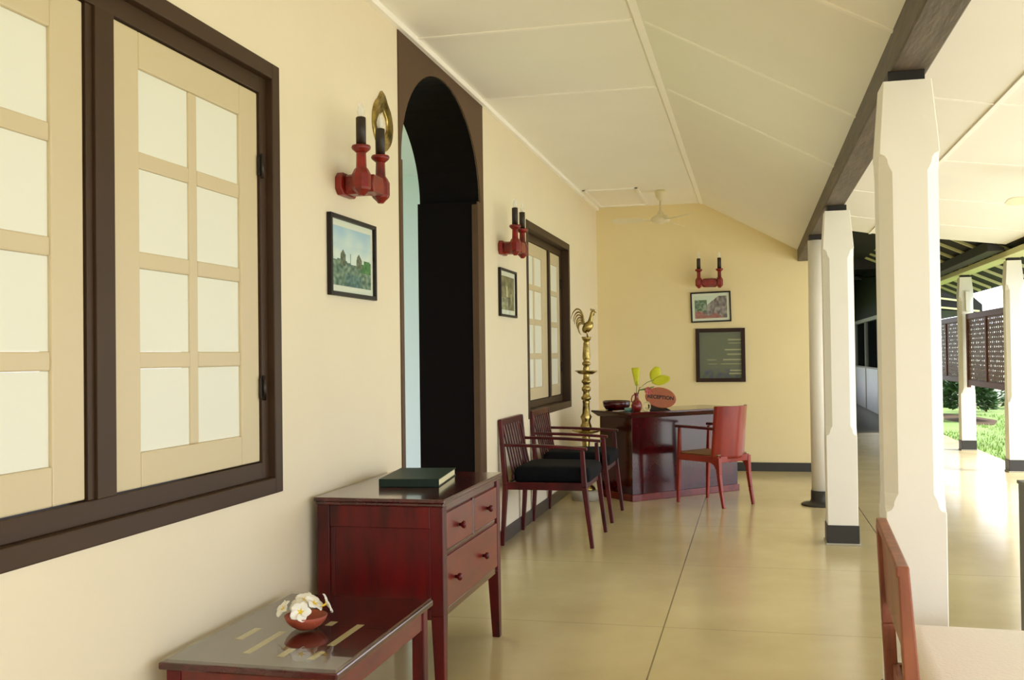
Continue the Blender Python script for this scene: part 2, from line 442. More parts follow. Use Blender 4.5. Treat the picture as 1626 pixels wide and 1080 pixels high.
bm = BM(); lathe(bm, [(.077, .12), (.077, 1.2), (.073, 2.25)], n=28); obj('shaft', bm, M['white'], t)
bm = BM(); lathe(bm, [(.165, 0), (.165, .012), (.15, .02), (.097, .026), (.085, .05), (.084, .125), (.06, .126)], n=28); obj('base', bm, M['plinth'], t)
bm = BM(); box(bm, -.066, .066, -.066, .066, 2.25, 2.296); obj('cap_block', bm, M['beamd'], t, .004)

# ------------------------------------------------------------------ windows
def window(name, Y0w, Y1w, Z0, Z1, rec, cas, muls, sashes):
    """casing flush with the wall face, four-row sashes recessed by rec"""
    t = bpy.data.objects.new(name, None); COL.objects.link(t); t['kind'] = 'structure'
    bm = BM(); o = .006
    xf, xi = XW + o, XW - rec - .06
    box(bm, xi, xf, Y0w, Y0w + cas, Z0, Z1); box(bm, xi, xf, Y1w - cas, Y1w, Z0, Z1)
    box(bm, xi, xf, Y0w + cas, Y1w - cas, Z1 - cas, Z1); box(bm, xi, xf, Y0w + cas, Y1w - cas, Z0, Z0 + cas)
    obj('window_frame', bm, M['frame'], t, .004)
    xs = XW - rec
    za, zb = Z0 + cas + .06, Z1 - cas - .06
    bm = BM(); xo = xs + .008; r = .048
    box(bm, xi, xo, Y0w + cas, Y0w + cas + r, Z0 + cas, Z1 - cas); box(bm, xi, xo, Y1w - cas - r, Y1w - cas, Z0 + cas, Z1 - cas)
    box(bm, xi, xo, Y0w + cas + r, Y1w - cas - r, zb, Z1 - cas); box(bm, xi, xo, Y0w + cas + r, Y1w - cas - r, Z0 + cas, za)
    obj('window_rebate', bm, M['frame'], t, .003)
    for (m0, m1) in muls:
        bm = BM(); box(bm, xi, xs + .012, m0 + (m1 - m0) * .25, m1, za, zb); box(bm, xi, xs + .002, m0, m0 + (m1 - m0) * .25, za, zb)
        obj('mullion', bm, M['frame'], t, .002)
    for ya, yb, nc, stf in sashes:
        sash(t, xs, ya, yb, za + .004, zb - .004, nc, stf)
    for side in (Y0w + cas + r - .004, Y1w - cas - r + .004):
        for hz in (za + .27, zb - .27):
            bm = BM(); tube(bm, [(xs + .014, side, hz - .045), (xs + .014, side, hz + .045)], .0075, 8)
            box(bm, xs + .004, xs + .011, side - .02, side + .02, hz - .035, hz + .035)
            obj('hinge', bm, M['metal'], t)
    return t

def sash(t, xs, ya, yb, za, zb, nc, stf, back=.04):
    st = (yb - ya) * stf; tr, br = .108, .102
    mv, mh = .048, .05
    x0, x1 = xs - back, xs
    bm = BM()
    box(bm, x0, x1, ya, ya + st, za, zb); box(bm, x0, x1, yb - st, yb, za, zb)
    box(bm, x0, x1, ya + st, yb - st, za, za + br); box(bm, x0, x1, ya + st, yb - st, zb - tr, zb)
    cw = (yb - ya - 2 * st - (nc - 1) * mv) / nc
    cols = [(ya + st + i * (cw + mv), ya + st + i * (cw + mv) + cw) for i in range(nc)]
    for i in range(nc - 1): box(bm, x0, x1 - .004, cols[i][1], cols[i + 1][0], za + br, zb - tr)
    hh = (zb - tr - za - br - 3 * mh) / 4
    rows = []
    z = za + br
    for r in range(4):
        rows.append((z, z + hh)); z += hh
        if r < 3:
            for c0, c1 in cols: box(bm, x0, x1 - .004, c0, c1, z, z + mh)
            z += mh
    s = obj('sash', bm, M['sash'], t, .005)
    for (c0, c1) in cols:
        for (r0, r1) in rows:
            bm = BM(); box(bm, x1 - .018, x1 - .011, c0 + .0005, c1 - .0005, r0 + .0005, r1 - .0005)
            obj('pane', bm, M['pane'], s)
    return s
window('window_1', *W1, .03, .058, [(2.372, 2.484)], [(1.504, 2.362, 2, .15), (2.490, 3.346, 2, .15)])
window('window_2', *W2, .078, .062, [(8.90, 8.995)], [(7.815, 8.895, 2, .20), (8.998, 9.497, 1, .16)])

# ------------------------------------------------------------------ framed pictures
def picture(name, label, cat, axis, c0, c1, z0, z1, fr, mt, func, nx=44, nz=32, depth=.022, tilt=0.0, frame_mat='picframe', group=None):
    """axis 'L': on the left wall (c = y), 'B': on the back wall (c = x)"""
    cx, cz = (c0 + c1) / 2, (z0 + z1) / 2; w, h = (c1 - c0) / 2, (z1 - z0) / 2
    t = thing(name, label, cat, (XW, cx, cz) if axis == 'L' else (cx, YB, cz), 0, group)
    # local: u across (left to right as seen), n out of the wall
    def P(u, n, z):
        u2 = u * math.cos(tilt) - z * math.sin(tilt); z2 = u * math.sin(tilt) + z * math.cos(tilt)
        return (n, u2, z2) if axis == 'L' else (u2, -n, z2)
    def bx(bm, u0, u1, n0, n1, a, b):
        hexa(bm, [P(u0, n0, a), P(u1, n0, a), P(u1, n1, a), P(u0, n1, a)], [P(u0, n0, b), P(u1, n0, b), P(u1, n1, b), P(u0, n1, b)])
    bm = BM()
    bx(bm, -w, -w + fr, .001, depth, -h, h); bx(bm, w - fr, w, .001, depth, -h, h)
    bx(bm, -w + fr, w - fr, .001, depth, -h, -h + fr); bx(bm, -w + fr, w - fr, .001, depth, h - fr, h)
    obj('frame', bm, M[frame_mat], t, .002)
    if mt:
        bm = BM(); bx(bm, -w + fr, w - fr, .002, .007, -h + fr, h - fr); obj('mount', bm, M['matw'], t)
    a, b = w - fr - mt, h - fr - mt
    bm = BM(); lay = bm.loops.layers.color.new('Col')
    g = [[bm.verts.new(P(-a + 2 * a * i / nx, .0085, -b + 2 * b * j / nz)) for j in range(nz + 1)] for i in range(nx + 1)]
    for i in range(nx):
        for j in range(nz):
            f = bm.faces.new([g[i][j], g[i + 1][j], g[i + 1][j + 1], g[i][j + 1]])
            c = tuple(v / 255 for v in func((i + .5) / nx, (j + .5) / nz)) + (1,)
            for l in f.loops: l[lay] = c
    obj('print', bm, PRINT, t)
    bm = BM(); bx(bm, -w + fr, w - fr, .012, .0135, -h + fr, h - fr); obj('glazing', bm, M['pglass'], t)
    return t
PRINT = mat('printed_paper', (255, 255, 255), .5)
_n = PRINT.node_tree.nodes.new('ShaderNodeVertexColor'); _n.layer_name = 'Col'
PRINT.node_tree.links.new(_n.outputs[0], PRINT.node_tree.nodes['Principled BSDF'].inputs['Base Color'])
def mixc(a, b, t): t = max(0, min(1, t)); return tuple(a[i] * (1 - t) + b[i] * t for i in range(3))
def nz2(u, v, s, o=0): return noise.noise(Vector((u * s + o, v * s, o))) 
def ruins(u, v):
    sky = mixc((226, 234, 226), (168, 200, 222), max(0, v - .55) * 2 + nz2(u, v, 4) * .6)
    ground = mixc((60, 88, 74), (150, 166, 144), .5 + nz2(u, v, 14) * .9)
    if u > .72 and v > .28: ground = mixc((50, 104, 50), (98, 146, 80), .5 + nz2(u, v, 18))
    hgt = .42 + .03 * math.sin(u * 9) + (.05 if u > .8 else 0)
    c = sky if v > hgt else ground
    # two standing pillars
    for pc, pt in ((.25, .63), (.67, .60)):
        d = abs(u - pc + (.03 * (v - .5) if pc > .5 else 0))
        if d < .075 * min(1, max(0, (pt - v) * 9)) and v > .35: c = mixc((72, 82, 66), (124, 124, 96), .5 + nz2(u, v, 20))
    if abs(u - .44) < .012 and .38 < v < .57: c = (120, 132, 116)
    if v < .2 and abs(u - .52) < .2: c = mixc((110, 140, 140), (60, 90, 84), .5 + nz2(u, v, 16, 4))
    return c
def monk(u, v):
    c = mixc((96, 92, 66), (148, 142, 104), .5 + nz2(u, v, 6, 2))
    if abs(u - .45) < .07 - .08 * (v - .5) and .38 < v < .72: c = (196, 190, 150)
    if abs(u - .78) < .05 and .3 < v < .5: c = (176, 168, 126)
    if v < .35 and u < .5: c = mixc(c, (186, 182, 146), .5 + nz2(u, v, 9, 5))
    return c
def rock(u, v):
    sky = (214, 222, 204)
    ridge = .55 + (u - .35) * 1.1 if u > .35 else .78 - u * .5
    c = sky if v > min(.97, ridge) else mixc((104, 92, 92), (166, 152, 142), .5 + nz2(u * 2.2, v, 6, 7) * 1.4)
    if u < .38 and v < .82 and v > .3 + nz2(u, v, 8) * .1: c = mixc((72, 94, 66), (138, 154, 120), .5 + nz2(u, v, 14, 1))
    if v < .28 - u * .22 + .08 * math.sin(u * 12): c = mixc((146, 84, 74), (176, 120, 104), .5 + nz2(u, v, 14))
    if .25 < u < .5 and .35 < v < .6: c = mixc(c, (178, 174, 160), .5)
    return c
def notice(u, v):
    c = (104, 104, 74)
    if v < .20 and .05 < u < .95:
        c = mixc(c, (84, 82, 104), max(0, .45 + nz2(u, v, 9, 3) * 1.6))
    for k, zz in enumerate((.83, .76, .62, .52, .40, .31, .17, .10)):  # louvre reflections painted into the board face as pale lines
        if abs(v - zz) < .012 and u > (.68, .7, .6, .66, .55, .5, .72, .7)[k] + .0: c = (158, 156, 112)
    if abs(v - .40) < .01 and .18 < u < .4: c = (138, 136, 96)
    if abs(v - .31) < .01 and .2 < u < .42: c = (146, 142, 96)
    return c
picture('framed_picture', 'black-framed print of stone ruins under blue sky, beside the dark arch', 'picture', 'L', 3.885, 4.405, 1.565, 1.91, .018, .028, ruins, 60, 44, group='framed prints on the walls')
picture('framed_picture', 'small dim sepia print in a black frame, left of the far window', 'picture', 'L', 6.785, 7.28, 1.58, 1.92, .016, .034, monk, 34, 28, group='framed prints on the walls')
picture('framed_picture', 'slightly tilted print of grey rocks above the notice board', 'picture', 'B', -.662, -.222, 1.648, 1.986, .016, .028, rock, 52, 40, tilt=.022, group='framed prints on the walls')
picture('notice_board', 'dark wood-framed olive notice board on the back wall', 'notice board', 'B', -.614, -.076, .982, 1.577, .042, 0, notice, 50, 60, depth=.03, frame_mat='rim')

# ------------------------------------------------------------------ sconces
def octa(r, z, cx=0, cy=0): return [(cx + r * math.cos(PI / 8 + PI / 4 * i), cy + r * math.sin(PI / 8 + PI / 4 * i), z) for i in range(8)]
def sconce(label, loc, rotz, group, seps=.224):
    """local: wall at x=0, out is +x, candles spread along y; z=0 at lowest point"""
    t = thing('wall_sconce', label, 'sconce', loc, rotz, group)
    bm = BM(); prism(bm, [(-.09, .035), (-.065, .012), (.065, .012), (.09, .035), (.09, .085), (.065, .108), (-.065, .108), (-.09, .085)], 'X', .0, .03)
    prism(bm, [(-.055, .03), (-.035, .018), (.035, .018), (.055, .03), (.055, .09), (.035, .102), (-.035, .102), (-.055, .09)], 'X', .03, .125)
    obj('back_plate', bm, M['red'], t, .004)
    bm = BM()
    bar(bm, (.13, -.10, .052), (.13, .10, .052), .045, .05)
    prism(bm, [(-.06, .02), (.06, .02), (.075, .055), (.055, .095), (-.055, .095), (-.075, .055)], 'X', .10, .165)
    obj('cross_arm', bm, M['red'], t, .005)
    for s in (-1, 1):
        cy = s * seps / 2
        bm = BM()
        rr = [(.012, -.005), (.02, .005), (.036, .02), (.04, .03), (.04, .085), (.030, .105), (.022, .115), (.020, .175), (.026, .18), (.038, .19), (.041, .198), (.038, .206), (.022, .207)]
        ring_loft(bm, [octa(r, z, .13, cy) for r, z in rr[:8]], True)
        lathe(bm, [(r, z) for r, z in rr[7:]], .13, cy, 20)
        obj('candle_holder', bm, M['red'], t)
        bm = BM(); lathe(bm, [(.021, .205), (.021, .322), (.019, .325)], .13, cy, 18); cd = obj('candle', bm, M['candle'], t)
        bm = BM(); lathe(bm, [(.009, .325), (.014, .337), (.016, .35), (.011, .372), (.004, .388), (.001, .394)], .13, cy, 14); obj('bulb', bm, M['bulb'], cd)
    return t
sc = sconce('red two-candle wall sconce beside the brown arch, nearest the camera', (XW, 4.066, 1.985), 0, 'red candle sconces')
dup(sc, (XW, 6.885, 2.0), 0, 'red two-candle wall sconce above the small sepia print')
dup(sc, (-.45, YB, 2.025), -PI / 2, 'red two-candle wall sconce on the back wall')
# brass oval ring plate
bm = BM()
N = 40
def tear(t, s):
    y = .132 * s * math.sin(t); z = .128 * s * math.cos(t)
    if math.cos(t) > .9: z += .035 * s * ((math.cos(t) - .9) / .1) ** 1.5
    return y, z
prof = [(.42, .004), (.46, .012), (.54, .007), (.60, .014), (.66, .009), (.74, .016), (.82, .009), (.92, .013), (1.0, .004)]
rg = []
for s_, n_ in prof: rg.append([(n_, *tear(2 * PI * i / N, s_)) for i in range(N)])
rg2 = [[(0.0, p[1], p[2]) for p in rg[-1]], [(0.0, p[1], p[2]) for p in rg[0]]]
allr = rg + rg2
vr = [[bm.verts.new(p) for p in r] for r in allr]
for a in range(len(vr)):
    b = (a + 1) % len(vr)
    for i in range(N):
        f = bm.faces.new([vr[a][i], vr[a][(i + 1) % N], vr[b][(i + 1) % N], vr[b][i]]); f.smooth = a < len(rg) - 1
tag(obj('brass_wall_plate', bm, M['brass'], None, 0, (XW + .001, 4.545, 2.418)), 'oval ribbed brass ring ornament with pointed top, behind the nearest sconce', 'wall ornament')

# ------------------------------------------------------------------ chest of drawers
t = thing('chest_of_drawers', 'red mahogany chest of four legs and three drawers under a green book', 'chest of drawers', (-1.415, 4.12, 0))
X0, X1, Ya, Yb2, ZT = -.262, .262, -.446, .454, .757
LW = .052
bm = BM(); box(bm, X0 - .006, X1 + .006, Ya - .006, Yb2 + .006, ZT - .016, ZT); box(bm, X0, X1, Ya, Yb2, ZT - .03, ZT - .016)
obj('top', bm, M['mahogh'], t, .004)
for sx in (0, 1):
    for sy in (0, 1):
        xa = X0 + .004 if sx == 0 else X1 - .004 - LW; ya = Ya + .004 if sy == 0 else Yb2 - .004 - LW
        bm = BM(); xi = xa + (LW * .0 if sx else LW * .3); 
        xo0, xo1 = (xa + .016, xa + LW) if sx else (xa, xa + LW - .016)
        yo0, yo1 = (ya + .016, ya + LW) if sy else (ya, ya + LW - .016)
        hexa(bm, [(xo0, yo0, 0), (xo1, yo0, 0), (xo1, yo1, 0), (xo0, yo1, 0)], [(xa, ya, .31), (xa + LW, ya, .31), (xa + LW, ya + LW, .31), (xa, ya + LW, .31)])
        box(bm, xa, xa + LW, ya, ya + LW, .31, ZT - .03)
        obj('leg', bm, M['mahog'], t, .003)
for nm, ya, yb in (('side_panel', Ya + .012, Ya + .03), ('side_panel', Yb2 - .03, Yb2 - .012)):
    bm = BM(); o_ = -.006 if ya < 0 else .006
    xa, xc = X0 + .004 + LW, X1 - .004 - LW
    box(bm, xa, xc, ya, yb, .305, ZT - .03)
    box(bm, xa, xc, ya + o_, yb + o_, ZT - .03 - .085, ZT - .03)
    box(bm, xa, xc, ya + o_, yb + o_, .295, .335)
    box(bm, xa, xa + .02, ya + o_ * .5, yb + o_ * .5, .335, ZT - .115); box(bm, xc - .02, xc, ya + o_ * .5, yb + o_ * .5, .335, ZT - .115)
    obj(nm, bm, M['mahog'], t, .003)
bm = BM(); box(bm, X0 + .008, X0 + .02, Ya + .05, Yb2 - .05, .305, ZT - .03); obj('back_panel', bm, M['mahog'], t)
bm = BM(); fy0, fy1 = Ya + .004 + LW, Yb2 - .004 - LW
box(bm, X1 - .05, X1 - .012, fy0, fy1, .30, .328); box(bm, X1 - .05, X1 - .012, fy0, fy1, ZT - .055, ZT - .03)
box(bm, X1 - .05, X1 - .012, fy0, fy1, .535, .55); box(bm, X1 - .05, X1 - .006, -.011, .011, .55, ZT - .055)
box(bm, X0 + .02, X1 - .05, fy0, fy1, .31, .318)
obj('drawer_rails', bm, M['mahogh'], t, .002)
def knob(par, y, z):
    bm = BM(); rings = []
    for r, xk in ((.007, 0), (.007, .008), (.010, .010), (.0145, .015), (.0155, .021), (.012, .027), (.003, .029)):
        rings.append([(X1 - .004 + xk, y + r * math.cos(2 * PI * i / 16), z + r * math.sin(2 * PI * i / 16)) for i in range(16)])
    ring_loft(bm, rings, True, True); obj('knob', bm, M['mahog'], par)
for ya, yb, za, zb, kn in ((fy0 + .002, -.013, .552, ZT - .057, (-.22,)), (.013, fy1 - .002, .552, ZT - .057, (.21,)), (fy0 + .002, fy1 - .002, .33, .533, (-.285, .135))):
    bm = BM(); box(bm, X1 - .30, X1 - .014, ya, yb, za, zb); box(bm, X1 - .014, X1 - .006, ya + .003, yb - .003, za + .003, zb - .003)
    d = obj('drawer', bm, M['drawer'], t, .002)
    for ky in kn: knob(d, ky, (za + zb) / 2)
# guest book
t = thing('guest_book', 'large dark green hardback book lying on the chest of drawers', 'book', (-1.432, 4.215, .7575), math.radians(7))
bm = BM(); w, l = .128, .21
box(bm, -w, w, -l, l, 0, .004); box(bm, -w, w, -l, l, .030, .034); box(bm, -w, w, -l - .004, -l + .002, 0, .034)
obj('cover', bm, M['green'], t, .0015)
bm = BM(); box(bm, -w + .004, w - .005, -l + .003, l - .005, .0042, .0298); obj('pages', bm, M['paper'], t)

# ------------------------------------------------------------------ low table with glass top
t = thing('low_table', 'low mahogany table with glass top under the near window', 'table', (-1.39, 2.99, 0))
X0, X1, Ya, Yb2 = -.274, .274, -.418, .435
bm = BM(); box(bm, X0, X1, Ya, Yb2, .418, .4394); obj('tabletop', bm, M['mahogh'], t, .005)
for xi_, segs in ((.147, ((-.31, -.23), (-.17, .07))), (.047, ((-.30, -.22), (.04, .09))), (-.066, ((-.29, -.05),)), (-.162, ((-.16, -.03),))):  # solid pale strips painted in for brightness seen through tabletop slots
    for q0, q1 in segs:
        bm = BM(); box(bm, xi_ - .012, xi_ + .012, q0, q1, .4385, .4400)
        st_ = obj('slot_light_strip', bm, M['slotlight'], t); st_['label'] = 'pale painted stand-in for a bright slot under the glass'
bm = BM(); box(bm, X0 + .006, X1 - .006, Ya + .006, Yb2 - .006, .4402, .4482); obj('glass_top', bm, M['glass'], t)
bm = BM(); g_ = .022
box(bm, X0 + g_, X1 - g_, Ya + g_, Ya + g_ + .02, .345, .418); box(bm, X0 + g_, X1 - g_, Yb2 - g_ - .02, Yb2 - g_, .345, .418)
box(bm, X0 + g_, X0 + g_ + .02, Ya + g_ + .02, Yb2 - g_ - .02, .345, .418); box(bm, X1 - g_ - .02, X1 - g_, Ya + g_ + .02, Yb2 - g_ - .02, .345, .418)
obj('apron', bm, M['drawer'], t, .003)
for sx in (0, 1):
    for sy in (0, 1):
        xa = X0 + .016 if sx == 0 else X1 - .016 - .045; ya = Ya + .016 if sy == 0 else Yb2 - .016 - .045
        bm = BM(); box(bm, xa, xa + .045, ya, ya + .045, 0, .4175); obj('leg', bm, M['mahog'], t, .004)

# terracotta bowl + frangipani
BZ = .4485; bx_, by_ = -1.385, 2.955
bm = BM()
lathe(bm, [(.022, 0), (.03, .001), (.048, .012), (.062, .028), (.068, .042), (.066, .044), (.058, .032), (.044, .018), (.02, .010), (.001, .009)], n=28)
tag(obj('terracotta_bowl', bm, M['terra'], None, 0, (bx_, by_, BZ)), 'small terracotta bowl of white flowers on the glass table', 'bowl')
def petal_bm(ang, L=.034, Wd=.017, curl=.010):
    bm = BM(); n = 7; rows = []
    for i in range(n):
        u = i / (n - 1); w = Wd * math.sin(PI * min(1, u * .86 + .08)) ** .8
        r = []
        for k in (-1, -.5, 0, .5, 1):
            x = u * L; y = k * w; z = curl * u * 1.6 - curl * u * u * 1.2 + .003 * (k * k) - .002 * k
            r.append((x * math.cos(ang) - y * math.sin(ang), x * math.sin(ang) + y * math.cos(ang), z))
        rows.append([bm.verts.new(p) for p in r])
    for a, b in zip(rows[:-1], rows[1:]):
        for k in range(4):
            f = bm.faces.new([a[k], a[k + 1], b[k + 1], b[k]]); f.smooth = True
            f.material_index = 1 if a is rows[0] else 0
    return bm
def flower(label, loc, tiltv, spin, s=1.0):
    t = thing('frangipani_flower', label, 'flower', loc, 0, 'white frangipani flowers in the terracotta bowl')
    t.rotation_mode = 'XYZ'; t.rotation_euler = (tiltv[0], tiltv[1], spin); t.scale = (s, s, s)
    for k in range(5):
        o = obj('petal', petal_bm(2 * PI * k / 5), [M['petal'], M['yolk']], t)
        sm = o.modifiers.new('thick', 'SOLIDIFY'); sm.thickness = .0016
    bm = BM(); lathe(bm, [(.001, -.016), (.003, -.010), (.004, 0), (.0035, .003), (.0005, .004)], n=10); obj('flower_centre', bm, M['yolk'], t)
    return t
flower('white frangipani with yellow centre at the front of the bowl', (bx_ + .004, by_ - .047, BZ + .062), (1.0, .05, 0), .3)
flower('pale frangipani drooping over the left rim of the bowl', (bx_ - .066, by_ - .018, BZ + .062), (.45, -.8, 0), .2, .9)
flower('frangipani standing on edge at the right rim of the bowl', (bx_ + .066, by_ + .004, BZ + .078), (.25, 1.15, 0), .8, 1.0)
flower('frangipani on top at the back of the bowl', (bx_ - .012, by_ + .022, BZ + .082), (.35, -.1, 0), .5)
flower('frangipani lying flat in the middle of the bowl', (bx_ + .028, by_ - .004, BZ + .078), (.55, .3, 0), 1.0)
flower('small frangipani behind the drooping left one', (bx_ - .036, by_ + .02, BZ + .068), (.5, -.5, 0), .1, .85)

# ------------------------------------------------------------------ armchairs with black cushions
def armchair(label, loc, rotz, group):
    t = thing('armchair', label, 'chair', loc, rotz, group)
    # local: +x front, y across; footprint x -.31..+.31, y -.32..+.32
    hw = .318
    for s in (-1, 1):
        y = s * hw
        bm = BM(); bar(bm, (.31, y, 0), (.262, y, .41), .026, .028, .036, .040); bar(bm, (.262, y, .41), (.25, y, .655), .036, .040, .026, .026)
        obj('leg', bm, M['chairw'], t, .004)
        bm = BM(); bar(bm, (-.312, y, 0), (-.285, y, .42), .026, .030, .034, .042); bar(bm, (-.285, y, .42), (-.318, y, .862), .034, .042, .028, .03)
        obj('leg', bm, M['chairw'], t, .004)
        bm = BM(); ring = []
        for u in range(7):
            q = u / 6; x = -.292 + q * .575; z = .688 - .022 * q + .006 * math.sin(PI * q); wd = .016 + .008 * math.sin(PI * q * .9)
            ring.append([(x, y - wd, z - .010), (x, y + wd, z - .010), (x, y + wd, z + .010), (x, y - wd, z + .010)])
        ring_loft(bm, ring); obj('armrest', bm, M['chairw'], t, .004)
    bm = BM()
    box(bm, -.275, .258, -hw - .012, -hw + .012, .385, .437); box(bm, -.275, .258, hw - .012, hw + .012, .385, .437)
    box(bm, .236, .262, -hw + .012, hw - .012, .385, .437); box(bm, -.285, -.26, -hw + .012, hw - .012, .385, .437)
    box(bm, -.26, .236, -hw + .012, hw - .012, .418, .430)
    obj('seat_frame', bm, M['chairw'], t, .004)
    bm = BM()
    bar(bm, (-.318, -hw, .842), (-.318, hw, .842), .024, .045); obj('top_rail', bm, M['chairw'], t, .004)
    bm = BM(); bar(bm, (-.238, -hw + .02, .47), (-.238, hw - .02, .47), .02, .03); obj('lower_back_rail', bm, M['chairw'], t, .004)
    n = 8
    for i in range(n):
        y = -hw + .055 + i * (2 * hw - .11) / (n - 1)
        bm = BM(); bar(bm, (-.238, y, .46), (-.316, y, .835), .026, .010, .030, .010, up=(1, 0, 0)); obj('slat', bm, M['chairw'], t, .002)
    # soft cushion
    bm = BM(); rings = []
    for z, ins in ((.431, .02), (.436, .004), (.455, -.004), (.485, -.006), (.512, -.002), (.53, .012), (.538, .035), (.542, .09)):
        r = []
        x0, x1, y0, y1 = -.235 + ins, .29 - ins, -.285 + ins, .285 - ins
        rr = .04
        for cx, cy, a0 in ((x1 - rr, y1 - rr, 0), (x0 + rr, y1 - rr, PI / 2), (x0 + rr, y0 + rr, PI), (x1 - rr, y0 + rr, 1.5 * PI)):
            for k in range(5): a = a0 + k * PI / 8; r.append((cx + rr * math.cos(a), cy + rr * math.sin(a), z))
        rings.append(r)
    ring_loft(bm, rings, True, True); obj('cushion', bm, M['black'], t)
    return t
ch = armchair('mahogany slat-back armchair with black cushion, right beside the chest', (-1.377, 7.045, 0), 0, 'slat-back armchairs along the wall')
dup(ch, (-1.385, 8.085, 0), 0, 'mahogany slat-back armchair with black cushion, nearer the reception desk')

# ------------------------------------------------------------------ reception desk
A = PI / 4
t = thing('reception_desk', 'glossy dark mahogany reception desk set diagonally across the corner', 'desk', (-1.047, 8.91, 0), A)
# local: x along the front towards the right, y into the depth, front face at y=0
L, D, ZH = 1.26, .47, .79
bm = BM(); box(bm, 0, L, 0, .02, .06, .735); obj('front_panel', bm, M['desk'], t, .002)
for xa in (0, L - .02):
    bm = BM(); box(bm, xa, xa + .02, .02, D, .06, .735); obj('side_panel', bm, M['desk'], t, .002)
bm = BM(); box(bm, -.012, L + .012, -.012, .012, 0, .06); box(bm, -.012, .022, .012, D, 0, .06); box(bm, L - .022, L + .012, .012, D, 0, .06); obj('plinth', bm, M['drawer'], t, .003)
bm = BM()
ex0, ex1, ey0, ey1 = -.012, L + .012, -.012, D + .012
hexa(bm, [(ex0, ey0, .735), (ex1, ey0, .735), (ex1, ey1, .735), (ex0, ey1, .735)], [(ex0 - .04, ey0 - .04, .772), (ex1 + .04, ey0 - .04, .772), (ex1 + .04, ey1 + .04, .772), (ex0 - .04, ey1 + .04, .772)])
box(bm, ex0 - .045, ex1 + .045, ey0 - .045, ey1 + .045, .772, ZH)
obj('desktop', bm, M['desk'], t, .003)
bm = BM(); box(bm, .02, .40, .03, D - .02, .5, .70); obj('drawer_box', bm, M['desk'], t)
def dl(x, y): # desk local to world
    return (-1.047 + x * math.cos(A) - y * math.sin(A), 8.91 + x * math.sin(A) + y * math.cos(A))

# vase with leaves
vx, vy = -1.015, 9.03
t = thing('vase', 'slim red clay vase at the left of the reception plaque', 'vase', (vx, vy, ZH))
bm = BM(); lathe(bm, [(.028, 0), (.034, .004), (.046, .03), (.049, .055), (.038, .085), (.020, .108), (.016, .13), (.017, .15), (.024, .165), (.021, .166), (.013, .15), (.012, .12)], n=22); obj('body', bm, M['vase'], t)
bm = BM(); tube(bm, [(-.018, 0, .15), (-.036, 0, .14), (-.046, 0, .11), (-.042, 0, .08)], .005, 8); obj('handle', bm, M['vase'], t)
def leafblade(bm, base, direc, L_, W_, side, tip=1.0, curl=.15):
    direc = Vector(direc).normalized(); side = Vector(side).normalized(); nrm = direc.cross(side).normalized()
    rows = []
    n = 8
    for i in range(n + 1):
        u = i / n; w = W_ * (math.sin(PI * min(1, u * .8 + .08)) if tip else min(1, .35 + u * .8))
        c = Vector(base) + direc * (u * L_) + nrm * (curl * L_ * u * u)
        rows.append([bm.verts.new(c + side * (k * w) + nrm * (abs(k) * w * .25)) for k in (-1, -.5, 0, .5, 1)])
    for a, b in zip(rows[:-1], rows[1:]):
        for k in range(4): f = bm.faces.new([a[k], a[k + 1], b[k + 1], b[k]]); f.smooth = True
t = thing('flower_arrangement', 'yellow-green leaves and small pink flowers standing in the red vase', 'plant', (vx, vy, ZH + .14))
bm = BM()
tube(bm, [(0, 0, -.01), (.002, 0, .05), (.006, 0, .13)], .003, 6); tube(bm, [(0, 0, -.01), (.03, -.005, .07), (.10, -.01, .12), (.16, -.01, .14)], .003, 6)
tube(bm, [(.002, 0, -.01), (.03, -.03, .05), (.07, -.05, .055), (.10, -.055, .035)], .0025, 6)
obj('stems', bm, M['stem'], t)
for bs, dr, ll, ww, sd, tp in (((.004, 0, .09), (-.03, .0, 1), .16, .036, (1, .2, 0), 0), ((.15, -.01, .125), (.28, .1, .9), .14, .05, (1, .1, -.25), 1), ((.14, -.01, .125), (1, .1, .12), .16, .045, (.1, .2, 1), 1), ((.02, -.01, .05), (.8, -.3, .05), .16, .018, (.1, 1, .4), 1)):
    bm = BM(); leafblade(bm, bs, dr, ll, ww, sd, tp)
    o = obj('leaf', bm, M['leaf'] if ww > .03 else M['stem'], t); sm = o.modifiers.new('thick', 'SOLIDIFY'); sm.thickness = .002
for p in ((.10, -.055, .045), (.115, -.06, .03), (.125, -.055, .055), (.14, -.06, .038), (.108, -.06, .062)):
    bm = BM()
    for k in range(5):
        a = 2 * PI * k / 5
        leafblade(bm, p, (math.cos(a), -.5, math.sin(a)), .026, .009, (-math.sin(a), 0, math.cos(a)))
    o = obj('pink_flower', bm, M['pink'], t); sm = o.modifiers.new('thick', 'SOLIDIFY'); sm.thickness = .001
bm = BM()
for k in range(8):
    a = k * PI / 4; q = Vector((.055, -.02, .075))
    tube(bm, [q, q + Vector((math.cos(a) * .02, 0, .01 + math.sin(a) * .015)), q + Vector((math.cos(a) * .034, .005, math.sin(a) * .03))], .0016, 5)
obj('cream_sprig', bm, M['paper'], t)
# small white woven loop ornament
bm = BM()
for i in range(3):
    tube(bm, [(.032 * math.cos(a) * (1 - .08 * i), .006 * i, .045 + .042 * math.sin(a) * (1 - .06 * i)) for a in [2 * PI * k / 20 for k in range(21)]], .004, 6)
lathe(bm, [(.026, 0), (.026, .004), (.008, .008)], 0, .006, 14)
tag(obj('shell_ornament', bm, M['paper'], None, 0, (-.925, 9.04, ZH)), 'small cream looped ornament between the vase and the plaque', 'ornament')

